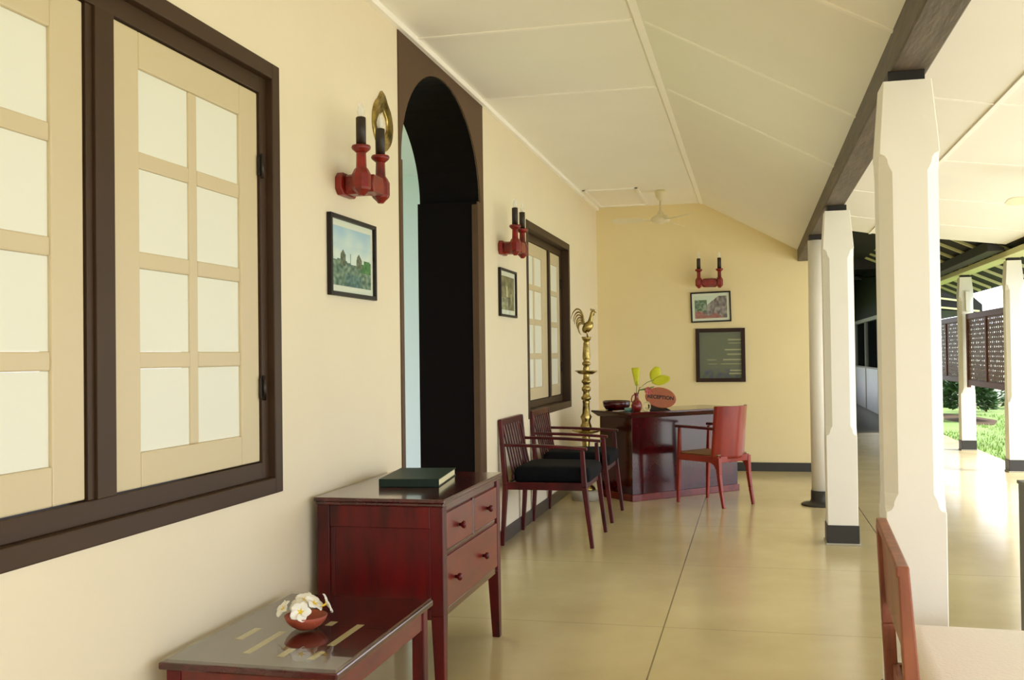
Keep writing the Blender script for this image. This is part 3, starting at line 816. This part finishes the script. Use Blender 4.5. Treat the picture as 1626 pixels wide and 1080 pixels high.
# reception plaque
px_, py_ = -.815, 9.19
t = thing('reception_plaque', 'oval brown wooden plaque lettered RECEPTION on the desk', 'sign', (px_, py_, ZH), math.radians(6))
bm = BM(); N = 40; rx, rz = .138, .093
rings = []
for s_, y_ in ((.93, -.012), (1, -.008), (1, .008), (.97, .010)):
    rings.append([(rx * s_ * math.cos(2 * PI * i / N), y_ + .12 * (rz * s_ * math.sin(2 * PI * i / N)), .115 + rz * s_ * math.sin(2 * PI * i / N) - .10 * rx * math.cos(2 * PI * i / N)) for i in range(N)])
ring_loft(bm, rings, True, False); obj('plaque_board', bm, M['plaque'], t)
bm = BM(); hexa(bm, [(-.11, -.02, 0), (.09, -.02, 0), (.09, .05, 0), (-.11, .05, 0)], [(-.115, -.005, .055), (.04, -.005, .028), (.04, .03, .028), (-.115, .03, .055)]); obj('stand', bm, M['beamd'], t, .003)
cu = bpy.data.curves.new('lettering', 'FONT'); cu.body = 'RECEPTION'; cu.size = .045; cu.align_x = 'CENTER'; cu.align_y = 'CENTER'; cu.extrude = .001; cu.offset = .0018
fo = bpy.data.objects.new('tmp_text', cu); COL.objects.link(fo)
dg = bpy.context.evaluated_depsgraph_get(); me = bpy.data.meshes.new_from_object(fo.evaluated_get(dg)); bpy.data.objects.remove(fo)
me.materials.clear(); me.materials.append(M['ink'])
lt = bpy.data.objects.new('lettering', me); COL.objects.link(lt); lt.parent = t
lt.location = (0, -.0125, .118); lt.rotation_euler = (PI / 2 - .12, .10, 0)

# dark wooden bowl, glass ashtray, paper
cx, cy = dl(.12, .42)
bm = BM(); lathe(bm, [(.07, 0), (.10, .004), (.124, .035), (.130, .080), (.124, .084), (.116, .045), (.07, .014), (.001, .010)], n=32)
tag(obj('wooden_bowl', bm, M['desk'], None, 0, (-1.23, 9.30, ZH)), 'dark glossy wooden bowl at the left end of the reception desk', 'bowl')
bm = BM(); lathe(bm, [(.035, 0), (.04, .003), (.042, .028), (.036, .03), (.032, .008), (.001, .006)], n=20)
tag(obj('glass_ashtray', bm, M['steel'], None, 0, (-1.09, 9.08, ZH)), 'small teal glass dish between the dark bowl and the vase', 'dish')
bm = BM(); box(bm, -.09, .05, -.03, .03, 0, .003)
tag(obj('paper_sheet', bm, M['matw'], None, 0, (-1.155, 9.135, ZH), math.radians(45)), 'white paper sheets lying in front of the dark bowl', 'paper')

# red desk chair with curved solid back
t = thing('desk_chair', 'red wooden armchair with curved solid back at the reception desk', 'chair', (-.352, 8.95, 0), math.radians(141))
# local +x = front (towards the desk)
hw, hd = .19, .235
for s in (-1, 1):
    bm = BM(); bar(bm, (hd + .0, s * (hw + .0), 0), (hd - .02, s * hw, .40), .022, .024, .034, .034); bar(bm, (hd - .02, s * hw, .40), (hd - .03, s * hw, .655), .034, .034, .024, .024); obj('leg', bm, M['chairr'], t, .004)
    bm = BM()
    pts = [(-hd - .045, s * (hw - .0), 0), (-hd - .02, s * hw, .14), (-hd, s * hw, .28), (-hd + .005, s * hw, .42)]
    for a, b, w0, w1 in zip(pts[:-1], pts[1:], (.024, .028, .034), (.028, .034, .038)): bar(bm, a, b, w0, w0, w1, w1)
    obj('leg', bm, M['chairr'], t, .004)
    bm = BM()
    ring = []
    for u in range(9):
        q = u / 8; x = hd - .0 - q * (2 * hd - .03); y = s * (hw + .012 + .02 * math.sin(PI * q)); z = .668 + .004 * math.sin(PI * q) - .01 * q; y -= s * .02 * q
        ring.append([(x, y - .02, z - .011), (x, y + .02, z - .011), (x, y + .02, z + .011), (x, y - .02, z + .011)])
    ring_loft(bm, ring); obj('armrest', bm, M['chairw'], t, .004)
bm = BM(); box(bm, -hd, hd, -hw - .012, -hw + .014, .375, .43); box(bm, -hd, hd, hw - .014, hw + .012, .375, .43); box(bm, hd - .03, hd, -hw + .014, hw - .014, .375, .43); box(bm, -hd - .01, -hd + .02, -hw + .014, hw - .014, .375, .43)
for s in (-1, 1): prism(bm, [(-hd + .02, .376), (-hd + .10, .376), (-hd + .05, .355), (-hd + .025, .31)], 'Y', s * hw - .01, s * hw + .01)
obj('seat_frame', bm, M['chairr'], t, .004)
bm = BM(); box(bm, -hd + .012, hd + .008, -hw + .004, hw - .004, .43, .446); obj('seat', bm, mat('woven_seat', (140, 104, 66), .6, bump=.3, bscale=80), t, .005)
bm = BM(); N = 14; inn, out = [], []
def cb(q, r, z):
    a = (q - .5) * 2.0
    return (-hd + .06 - r * (math.cos(a) - .55), (r * math.sin(a)) * 1.0, z)
rows = []
for z in (.405, .43, .60, .82, .848, .852):
    lean = (z - .4) * .10
    o_ = [(-hd + .065 - .185 * (math.cos((k / N - .5) * 2.1) - .52) * 1.0 - lean, .208 * math.sin((k / N - .5) * 2.1) / .867, z) for k in range(N + 1)]
    i_ = [(p[0] + .018, p[1] * .93, p[2]) for p in reversed(o_)]
    rows.append(o_ + i_)
ring_loft(bm, rows, True, False)
for f in bm.faces:
    if len(f.verts) == 4 and abs(f.normal.z) < .5: f.smooth = True
obj('backrest', bm, M['chairr'], t, 0)

# ------------------------------------------------------------------ brass oil lamp with rooster
LX, LY = -1.478, 8.98
t = thing('brass_oil_lamp', 'tall brass standing oil lamp topped by a rooster, beside the far window', 'lamp', (LX, LY, 0))
t.rotation_euler = (0, .018, 0)
bm = BM(); lathe(bm, [(.128, 0), (.128, .07), (.12, .085), (.09, .09)], n=28); obj('base_drum', bm, M['pale'], t)
bm = BM()
pf = [(.09, .085), (.085, .11), (.05, .14), (.035, .18), (.042, .26), (.03, .28), (.045, .30), (.03, .32), (.032, .45), (.036, .56), (.026, .585), (.03, .60)]
pf2 = [(.03, .60), (.04, .625), (.052, .65), (.05, .668), (.038, .69), (.038, .71), (.052, .745), (.034, .775), (.030, .865), (.034, .88), (.028, .895), (.042, .90), (.046, .92), (.032, .935), (.026, .965), (.040, .985), (.042, 1.005), (.028, 1.02),
       (.028, 1.04), (.042, 1.055), (.042, 1.07), (.028, 1.085), (.026, 1.13), (.03, 1.15)]
pf3 = [(.03, 1.15), (.03, 1.18), (.025, 1.20), (.038, 1.215), (.038, 1.23), (.024, 1.245), (.032, 1.265), (.035, 1.285), (.029, 1.40), (.024, 1.425), (.036, 1.435), (.046, 1.462), (.044, 1.464), (.02, 1.452)]
lathe(bm, pf + pf2[1:] + pf3[1:], n=24); obj('shaft', bm, M['brass'], t)
bm = BM()
for z0, R in ((.602, .125), (1.138, .10)):
    N = 48; rings = []
    for r, dz in ((.03, -.012), (.06, -.010), (R * .85, .008), (R, .020), (R * .98, .023), (R * .8, .012), (.03, .006)):
        rings.append([((r + (.006 * math.cos(6 * 2 * PI * i / N) if r > .09 else 0)) * math.cos(2 * PI * i / N), (r + (.006 * math.cos(6 * 2 * PI * i / N) if r > .09 else 0)) * math.sin(2 * PI * i / N), z0 + dz) for i in range(N)])
    bmd = BM(); ring_loft(bmd, rings, True, True); obj('oil_tray', bmd, M['brass'], t)
bm.free()
bm = BM()
R_ = Matrix.Rotation(math.radians(-52), 3, 'Y')
ellipsoid(bm, (.012, 0, .098 + 1.455), (.064, .036, .042), R_)
ring = []
for i, (p, r) in enumerate((((.020, 0, .105), .030), ((.034, 0, .15), .023), ((.042, 0, .185), .017), ((.048, 0, .215), .017), ((.056, 0, .235), .017), ((.066, 0, .245), .010))):
    ring.append([(p[0] + r * math.cos(2 * PI * k / 12) * .9, r * .8 * math.sin(2 * PI * k / 12), p[2] + 1.455 + r * .3 * math.cos(2 * PI * k / 12 + PI)) for k in range(12)])
ring_loft(bm, ring, True, True)
tube(bm, [(.066, 0, 1.692), (.082, 0, 1.686), (.090, 0, 1.678)], [.008, .005, .001], 8)
for s in (-1, 1): tube(bm, [(.012, s * .012, 1.455), (.006, s * .013, 1.50), (.012, s * .014, 1.53)], [.006, .005, .012], 8)
rb = obj('rooster', bm, M['brass'], t)
bm = BM()
for k in range(4): tube(bm, [(.040 + .010 * k, 0, 1.70), (.038 + .011 * k, 0, 1.722 - .003 * k)], [.006, .002], 6)
tube(bm, [(.066, 0, 1.683), (.068, 0, 1.668), (.066, 0, 1.655)], [.004, .007, .003], 8); obj('comb', bm, M['brass'], rb)
for k in range(7):
    bm = BM(); yo = (k % 2 - .5) * .012
    A0 = Vector((-.018, yo, 1.570)); A1 = Vector((-.030 - .008 * k, yo, 1.775 - .026 * k)); A2 = Vector((-.125 + .006 * k, yo * 1.5, 1.735 - .038 * k)); A3 = Vector((-.138 + .016 * k, yo * 2, 1.625 - .024 * k))
    pts = []
    for i in range(11):
        u = i / 10; pts.append(A0 * (1 - u) ** 3 + A1 * (3 * u * (1 - u) ** 2) + A2 * (3 * u * u * (1 - u)) + A3 * u ** 3)
    tube(bm, pts, [.005, .006, .0068, .007, .007, .007, .0068, .006, .005, .0035, .0015], 7); obj('tail_feather', bm, M['brass'], rb)

# ------------------------------------------------------------------ ceiling fans
def fan(label, loc, rod, blen, angs, m, group):
    """loc = point where the canopy meets the ceiling"""
    t = thing('ceiling_fan', label, 'ceiling fan', loc, 0, group)
    bm = BM(); lathe(bm, [(.055, 0), (.055, -.03), (.045, -.07), (.022, -.10), (.012, -.105)], n=20); obj('canopy', bm, m, t)
    bm = BM(); lathe(bm, [(.011, -.09), (.011, -rod + .10), (.02, -rod + .09), (.035, -rod + .06), (.03, -rod + .05)], n=14); obj('downrod', bm, m, t)
    bm = BM(); lathe(bm, [(.03, -rod + .055), (.07, -rod + .04), (.095, -rod + .012), (.095, -rod - .012), (.07, -rod - .028), (.03, -rod - .042), (.008, -rod - .046)], n=26); obj('motor', bm, m, t)
    for a in angs:
        bm = BM(); a = math.radians(a); ca, sa = math.cos(a), math.sin(a)
        def Q(x, y, z): return (x * ca - y * sa, x * sa + y * ca, z - rod)
        prof = [(.09, .018), (.15, .02), (.19, .05), (.30, .062), (blen - .08, .066), (blen - .02, .055), (blen, .03)]
        r = []
        for x, w in prof:
            r.append([Q(x, -w, -.010 - w * .28), Q(x, w, -.010 + w * .28), Q(x, w, -.004 + w * .28), Q(x, -w, -.004 - w * .28)])
        ring_loft(bm, r); obj('blade', bm, m, t, .002)
    return t
fan('cream ceiling fan hanging before the ochre back wall', (-.895, 10.4, H), .30, .50, (190, 70, -50), M['fan'], 'ceiling fans')
fan('cream ceiling fan at the right edge under the sloping ceiling', (2.09, 7.4, zr(2.09)), .16, .42, (188, 68, -52), M['fan'], 'ceiling fans')

# ------------------------------------------------------------------ carved screens
def screen(label, y0, y1, z0, z1):
    t = thing('carved_screen', label, 'screen', (2.70, (y0 + y1) / 2, z0), 0, 'carved screens hung between the outer columns')
    w = (y1 - y0) / 2; h = z1 - z0
    bm = BM(); fr = .06
    box(bm, -.02, .02, -w, -w + fr, -.03, h); box(bm, -.02, .02, w - fr, w, -.03, h)
    box(bm, -.016, .016, -w + fr, w - fr, 0, .07); box(bm, -.016, .016, -w + fr, w - fr, h - .07, h)
    npan = 2
    pw = (2 * w - 2 * fr) / npan
    for i in range(1, npan): box(bm, -.016, .016, -w + fr + i * pw - .02, -w + fr + i * pw + .02, .07, h - .07)
    obj('screen_frame', bm, M['carver'], t, .003)
    for i in range(npan):
        ya = -w + fr + i * pw + (.02 if i else 0); yb = -w + fr + (i + 1) * pw - (.02 if i < npan - 1 else 0)
        za, zb = .07, h - .07
        bm = BM(); nx = 10; nz = 14
        cw, chh = (yb - ya) / nx, (zb - za) / nz
        for a in range(nx):
            for b in range(nz):
                cx, cz = ya + (a + .5) * cw, za + (b + .5) * chh
                sym = abs(a - (nx - 1) / 2); rr = .27 + .07 * math.sin(sym * 2.3 + b * 1.7)
                rot = PI / 8 * ((a + b) % 2) + .2 * math.sin(b * 1.1)
                outer = [(cx + x * cw / 2, cz + z * chh / 2) for x, z in ((-1, -1), (0, -1), (1, -1), (1, 0), (1, 1), (0, 1), (-1, 1), (-1, 0))]
                inner = []
                for k in range(8):
                    an = math.atan2((-1, -1, -1, 0, 1, 1, 1, 0)[k], (-1, 0, 1, 1, 1, 0, -1, -1)[k])
                    r = rr * (1.15 if (k + (a + b)) % 2 else .62)
                    inner.append((cx + r * cw * math.cos(an + rot * .3), cz + r * chh * math.sin(an + rot * .3)))
                O_ = [bm.verts.new((.006, y, z)) for y, z in outer]; I_ = [bm.verts.new((.006, y, z)) for y, z in inner]
                for k in range(8): bm.faces.new([O_[k], O_[(k + 1) % 8], I_[(k + 1) % 8], I_[k]])
        bmesh.ops.remove_doubles(bm, verts=bm.verts, dist=.0008)
        o = obj('carved_panel', bm, M['carve'], t); sm = o.modifiers.new('thick', 'SOLIDIFY'); sm.thickness = .005
    return t
screen('carved brown openwork screen between the two outer columns', 11.81, 13.99, .85, 1.765)
screen('carved brown openwork screen beyond the farther outer column', 14.25, 16.6, .87, 1.75)
# slim lamp box on the outer column
bm = BM(); box(bm, -.03, .03, -.02, .02, 0, .26)
tag(obj('tube_light', bm, M['white'], None, .005, (2.715, 14.005, 1.80)), 'slim cream light box fixed on the farther outer column', 'light')

# ------------------------------------------------------------------ dark corridor beyond
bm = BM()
box(bm, .37, .62, 16.9, 18.4, 0, 3.2); box(bm, .37, .62, 18.4, 26.5, 0, .5); box(bm, .37, .62, 18.4, 26.5, 2.3, 3.2); box(bm, .37, .62, 26.5, 29, 0, 3.2)  # side opening out of view, added to let sky light reach the partition
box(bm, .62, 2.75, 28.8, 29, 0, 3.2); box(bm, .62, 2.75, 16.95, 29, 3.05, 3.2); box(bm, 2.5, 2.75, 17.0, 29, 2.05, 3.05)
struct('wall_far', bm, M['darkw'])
bm = BM(); box(bm, .62, 2.5, 16.9, 17.05, 2.62, 3.2)
tag(obj('lintel_beam', bm, M['beamd']), 'dark lintel over the entrance of the dim far corridor', 'beam')
y = 17.05; pl = 2.33
for i in range(5):
    p = thing('window_partition', 'white partition bay with dark glazing on the right of the dim corridor', 'partition', (2.5, y, 0), 0, 'partition bays of the dim corridor')
    bm = BM(); box(bm, .0, .05, .06, pl, 0, .92); obj('lower_panel', bm, M['gwall'], p)
    bm = BM(); box(bm, -.02, .06, 0, .06, 0, 2.04); box(bm, -.02, .06, .06, pl, 1.96, 2.04); box(bm, -.02, .06, .06, pl, .92, .955); obj('partition_frame', bm, M['pale'], p)
    bm = BM(); box(bm, .015, .025, .06, pl, .955, 1.96); obj('glazing', bm, M['dglass'], p)
    y += pl
# dark eave of the far building, above and behind the screens
t = thing('far_building', 'dark low eave of the far building seen above the farther screen', 'building', (2.76, 18.0, 0))
bm = BM(); prism(bm, [(0, 1.98), (.95, 1.93), (.95, 2.05), (0, 2.95)], 'Y', 0, 11); obj('eave', bm, M['deck'], t)
for k in range(2):
    bm = BM(); bar(bm, (.03, -.03, 2.05 + .16 * k), (.90 - .17 * k, -.03, 2.0 + .16 * k - .06), .02, .03); obj('rafter_tail', bm, M['rafter'], t)
bm = BM(); box(bm, .0, .12, .1, 11, 0, 1.98); obj('wall_panel', bm, M['gwall'], t)
fan('dark ceiling fan hanging in the dim far corridor', (2.0, 20.5, 3.05), .32, .55, (200, 80, -40), M['fand'], 'ceiling fans')

# ------------------------------------------------------------------ lounge chair (foreground)
t = thing('lounge_chair', 'wooden lounge chair with thick cream cushion in the right foreground', 'chair', (.388, 3.18, 0), -.042)
yn, yf = -.365, .375
for y in (yn, yf):
    bm = BM(); bar(bm, (.035, y, 0), (.02, y, .40), .042, .036); bar(bm, (.02, y, .40), (.002, y, .725), .042, .036, .030, .036); obj('leg', bm, M['loungew'], t, .005)
    bm = BM(); box(bm, .66, .70, y - .018, y + .018, 0, .26); obj('leg', bm, M['loungew'], t, .004)
bm = BM(); bar(bm, (.0, yn - .018, .722), (.006, yf + .02, .728), .034, .030); obj('top_rail', bm, M['loungew'], t, .005)
bm = BM(); hexa(bm, [(.012, yn + .018, .47), (.024, yn + .018, .47), (.024, yf - .018, .47), (.012, yf - .018, .47)], [(.000, yn + .018, .715), (.012, yn + .018, .715), (.012, yf - .018, .715), (.000, yf - .018, .715)]); obj('back_panel', bm, M['loungew'], t)
bm = BM(); box(bm, .03, .70, yn, yn + .025, .22, .27); box(bm, .03, .70, yf - .025, yf, .22, .27); box(bm, .03, .05, yn, yf, .22, .27); box(bm, .68, .70, yn, yf, .22, .27); box(bm, .05, .68, yn + .02, yf - .02, .25, .262); obj('seat_frame', bm, M['loungew'], t, .003)
bm = BM(); rings = []
for z, ins in ((.264, .02), (.27, .005), (.30, 0), (.36, 0), (.385, .006), (.398, .022), (.402, .06)):
    r = []; x0, x1, y0, y1 = .055 + ins, .78 - ins, yn - .02 + ins, yf + .02 - ins; rr = .035
    for cx, cy, a0 in ((x1 - rr, y1 - rr, 0), (x0 + rr, y1 - rr, PI / 2), (x0 + rr, y0 + rr, PI), (x1 - rr, y0 + rr, 1.5 * PI)):
        for k in range(5): a = a0 + k * PI / 8; r.append((cx + rr * math.cos(a), cy + rr * math.sin(a), z))
    rings.append(r)
ring_loft(bm, rings, True, True); obj('cushion', bm, M['cream'], t)

# grey cabinet at the right edge
t = thing('grey_cabinet', 'grey cabinet cut off by the right edge of the photo', 'cabinet', (1.47, 4.45, 0))
bm = BM(); box(bm, -.40, .40, -.14, .14, .05, .74); obj('body', bm, M['grey'], t, .004)
bm = BM(); box(bm, -.405, .405, -.152, .145, .74, .755); obj('top', bm, M['grey'], t, .004)
bm = BM(); box(bm, -.38, .38, -.12, .12, 0, .05); obj('plinth', bm, M['plinth'], t)
for s in (-1, 1):
    bm = BM(); box(bm, s * .2 - .19, s * .2 + .19, -.15, -.14, .08, .72); d = obj('door', bm, M['grey'], t, .003)
    bm = BM(); tube(bm, [(s * .03, -.158, .38), (s * .03, -.158, .46)], .006, 8); obj('handle', bm, M['metal'], d)

# ------------------------------------------------------------------ garden
t = thing('garden_wall', 'white boundary wall with grey footing across the lawn', 'wall', (0, 0, 0))
bm = BM(); box(bm, 3.6, 24, 26.0, 26.25, .12, 1.9); obj('wall_face', bm, M['gwall'], t)
bm = BM(); box(bm, 3.55, 24, 25.95, 26.3, -.1, .12); obj('footing', bm, M['pale'], t)
def shrub(label, x, y, r, h, n, m, seed):
    rnd = random.Random(seed)
    t = thing('shrub', label, 'shrub', (x, y, -.04), 0, 'shrubs on the lawn')
    bm = BM()
    for k in range(7):
        a = rnd.uniform(0, 2 * PI); tube(bm, [(0, 0, 0), (r * .3 * math.cos(a), r * .3 * math.sin(a), h * .5), (r * .6 * math.cos(a), r * .6 * math.sin(a), h * .85)], [.018, .012, .004], 5)
    obj('stems', bm, M['soil'], t)
    bm = BM()
    for k in range(n):
        a = rnd.uniform(0, 2 * PI); e = rnd.uniform(-.2, 1.3); rr = rnd.uniform(.5, 1) ** .5
        c = Vector((r * rr * math.cos(a) * math.cos(e), r * rr * math.sin(a) * math.cos(e), h * .35 + h * .6 * rr * math.sin(e)))
        d = Vector((math.cos(a), math.sin(a), rnd.uniform(-.5, .9))).normalized(); s = d.cross(Vector((rnd.uniform(-1, 1), rnd.uniform(-1, 1), 1))).normalized()
        L_ = rnd.uniform(.09, .18); w = L_ * .22
        vs = [bm.verts.new(c + q) for q in (Vector((0, 0, 0)), d * L_ * .5 + s * w, d * L_ + Vector((0, 0, -.01)), d * L_ * .5 - s * w)]
        bm.faces.new(vs)
    obj('foliage', bm, m, t)
shrub('leafy green shrub on brown soil beyond the farther screen', 3.98, 20.6, .42, .95, 1500, M['bush'], 1)
shrub('dark green shrub at the far end of the brown planting bed', 4.25, 22.5, .45, 1.15, 1300, M['bush'], 2)
shrub('low green plant at the foot of the white garden wall', 6.1, 24.9, .6, .4, 350, M['bush'], 3)
shrub('pinkish twiggy bush beyond the first screen', 4.9, 23.6, .4, .9, 260, M['bush'], 4)
bm = BM(); N = 24; c = bm.verts.new((0, 0, .02)); rg = [bm.verts.new((.5 * math.cos(2 * PI * i / N) * (1 + .1 * math.sin(5 * i)), 1.9 * math.sin(2 * PI * i / N), -.02)) for i in range(N)]
for i in range(N): bm.faces.new([c, rg[i], rg[(i + 1) % N]])
bed = obj('soil_bed', bm, M['soil'], None, 0, (4.0, 21.4, -.03)); bed['kind'] = 'structure'
# grass tufts, uncountable
bm = BM(); rnd = random.Random(5)
for k in range(9000):
    x = XE + .03 + rnd.random() ** 1.2 * 5; y = rnd.uniform(11.35, 22.5)
    if x < 3.85 and y > 17.8: continue
    if ((x - 4.0) / .55) ** 2 + ((y - 21.4) / 2.0) ** 2 < 1: continue
    a = rnd.uniform(0, PI); h = rnd.uniform(.02, .055); w = .012
    dx, dy = math.cos(a) * w, math.sin(a) * w
    bm.faces.new([bm.verts.new((x - dx, y - dy, -.06)), bm.verts.new((x + dx, y + dy, -.06)), bm.verts.new((x + rnd.uniform(-.03, .03), y + rnd.uniform(-.03, .03), -.04 + h))])
o = obj('grass', bm, M['blade']); tag(o, 'bright green grass tufts growing over the lawn', 'grass'); o['kind'] = 'stuff'

# ------------------------------------------------------------------ light
w = bpy.data.worlds.new('sky'); C.world = w; w.use_nodes = True
bg = w.node_tree.nodes['Background']; bg.inputs['Color'].default_value = (.94, .99, 1.12, 1); bg.inputs['Strength'].default_value = 2.35
sun = bpy.data.lights.new('soft_sun', 'SUN'); sun.energy = 4.2; sun.angle = math.radians(12); sun.color = (1, .97, .92)
so = bpy.data.objects.new('soft_sun', sun); COL.objects.link(so)
so.rotation_euler = (math.radians(8), math.radians(34), 0)

# ------------------------------------------------------------------ camera
f_px, yaw, pit, rol = 1600.0, .2340, .0159, -.0132
cam = bpy.data.cameras.new('camera'); cam.sensor_width = 36; cam.lens = 36 * f_px / 1626
cam.clip_end = 300
co = bpy.data.objects.new('camera', cam); COL.objects.link(co)
r = Vector((math.cos(yaw), math.sin(yaw), 0)); fw = Vector((-math.sin(yaw), math.cos(yaw), 0)); up = Vector((0, 0, 1))
f2 = fw * math.cos(pit) + up * math.sin(pit); u2 = -fw * math.sin(pit) + up * math.cos(pit)
r3 = r * math.cos(rol) + u2 * math.sin(rol); u3 = -r * math.sin(rol) + u2 * math.cos(rol)
mw = Matrix.Identity(4)
for i in range(3):
    mw[i][0] = r3[i]; mw[i][1] = u3[i]; mw[i][2] = -f2[i]
mw[2][3] = 1.3
co.matrix_world = mw
C.camera = co
C.cycles.max_bounces = 10; C.cycles.diffuse_bounces = 8
vs = C.view_settings; vs.view_transform = 'Standard'; vs.look = 'None'; vs.exposure = 0.45; vs.gamma = 1.0; vs.use_curve_mapping = False
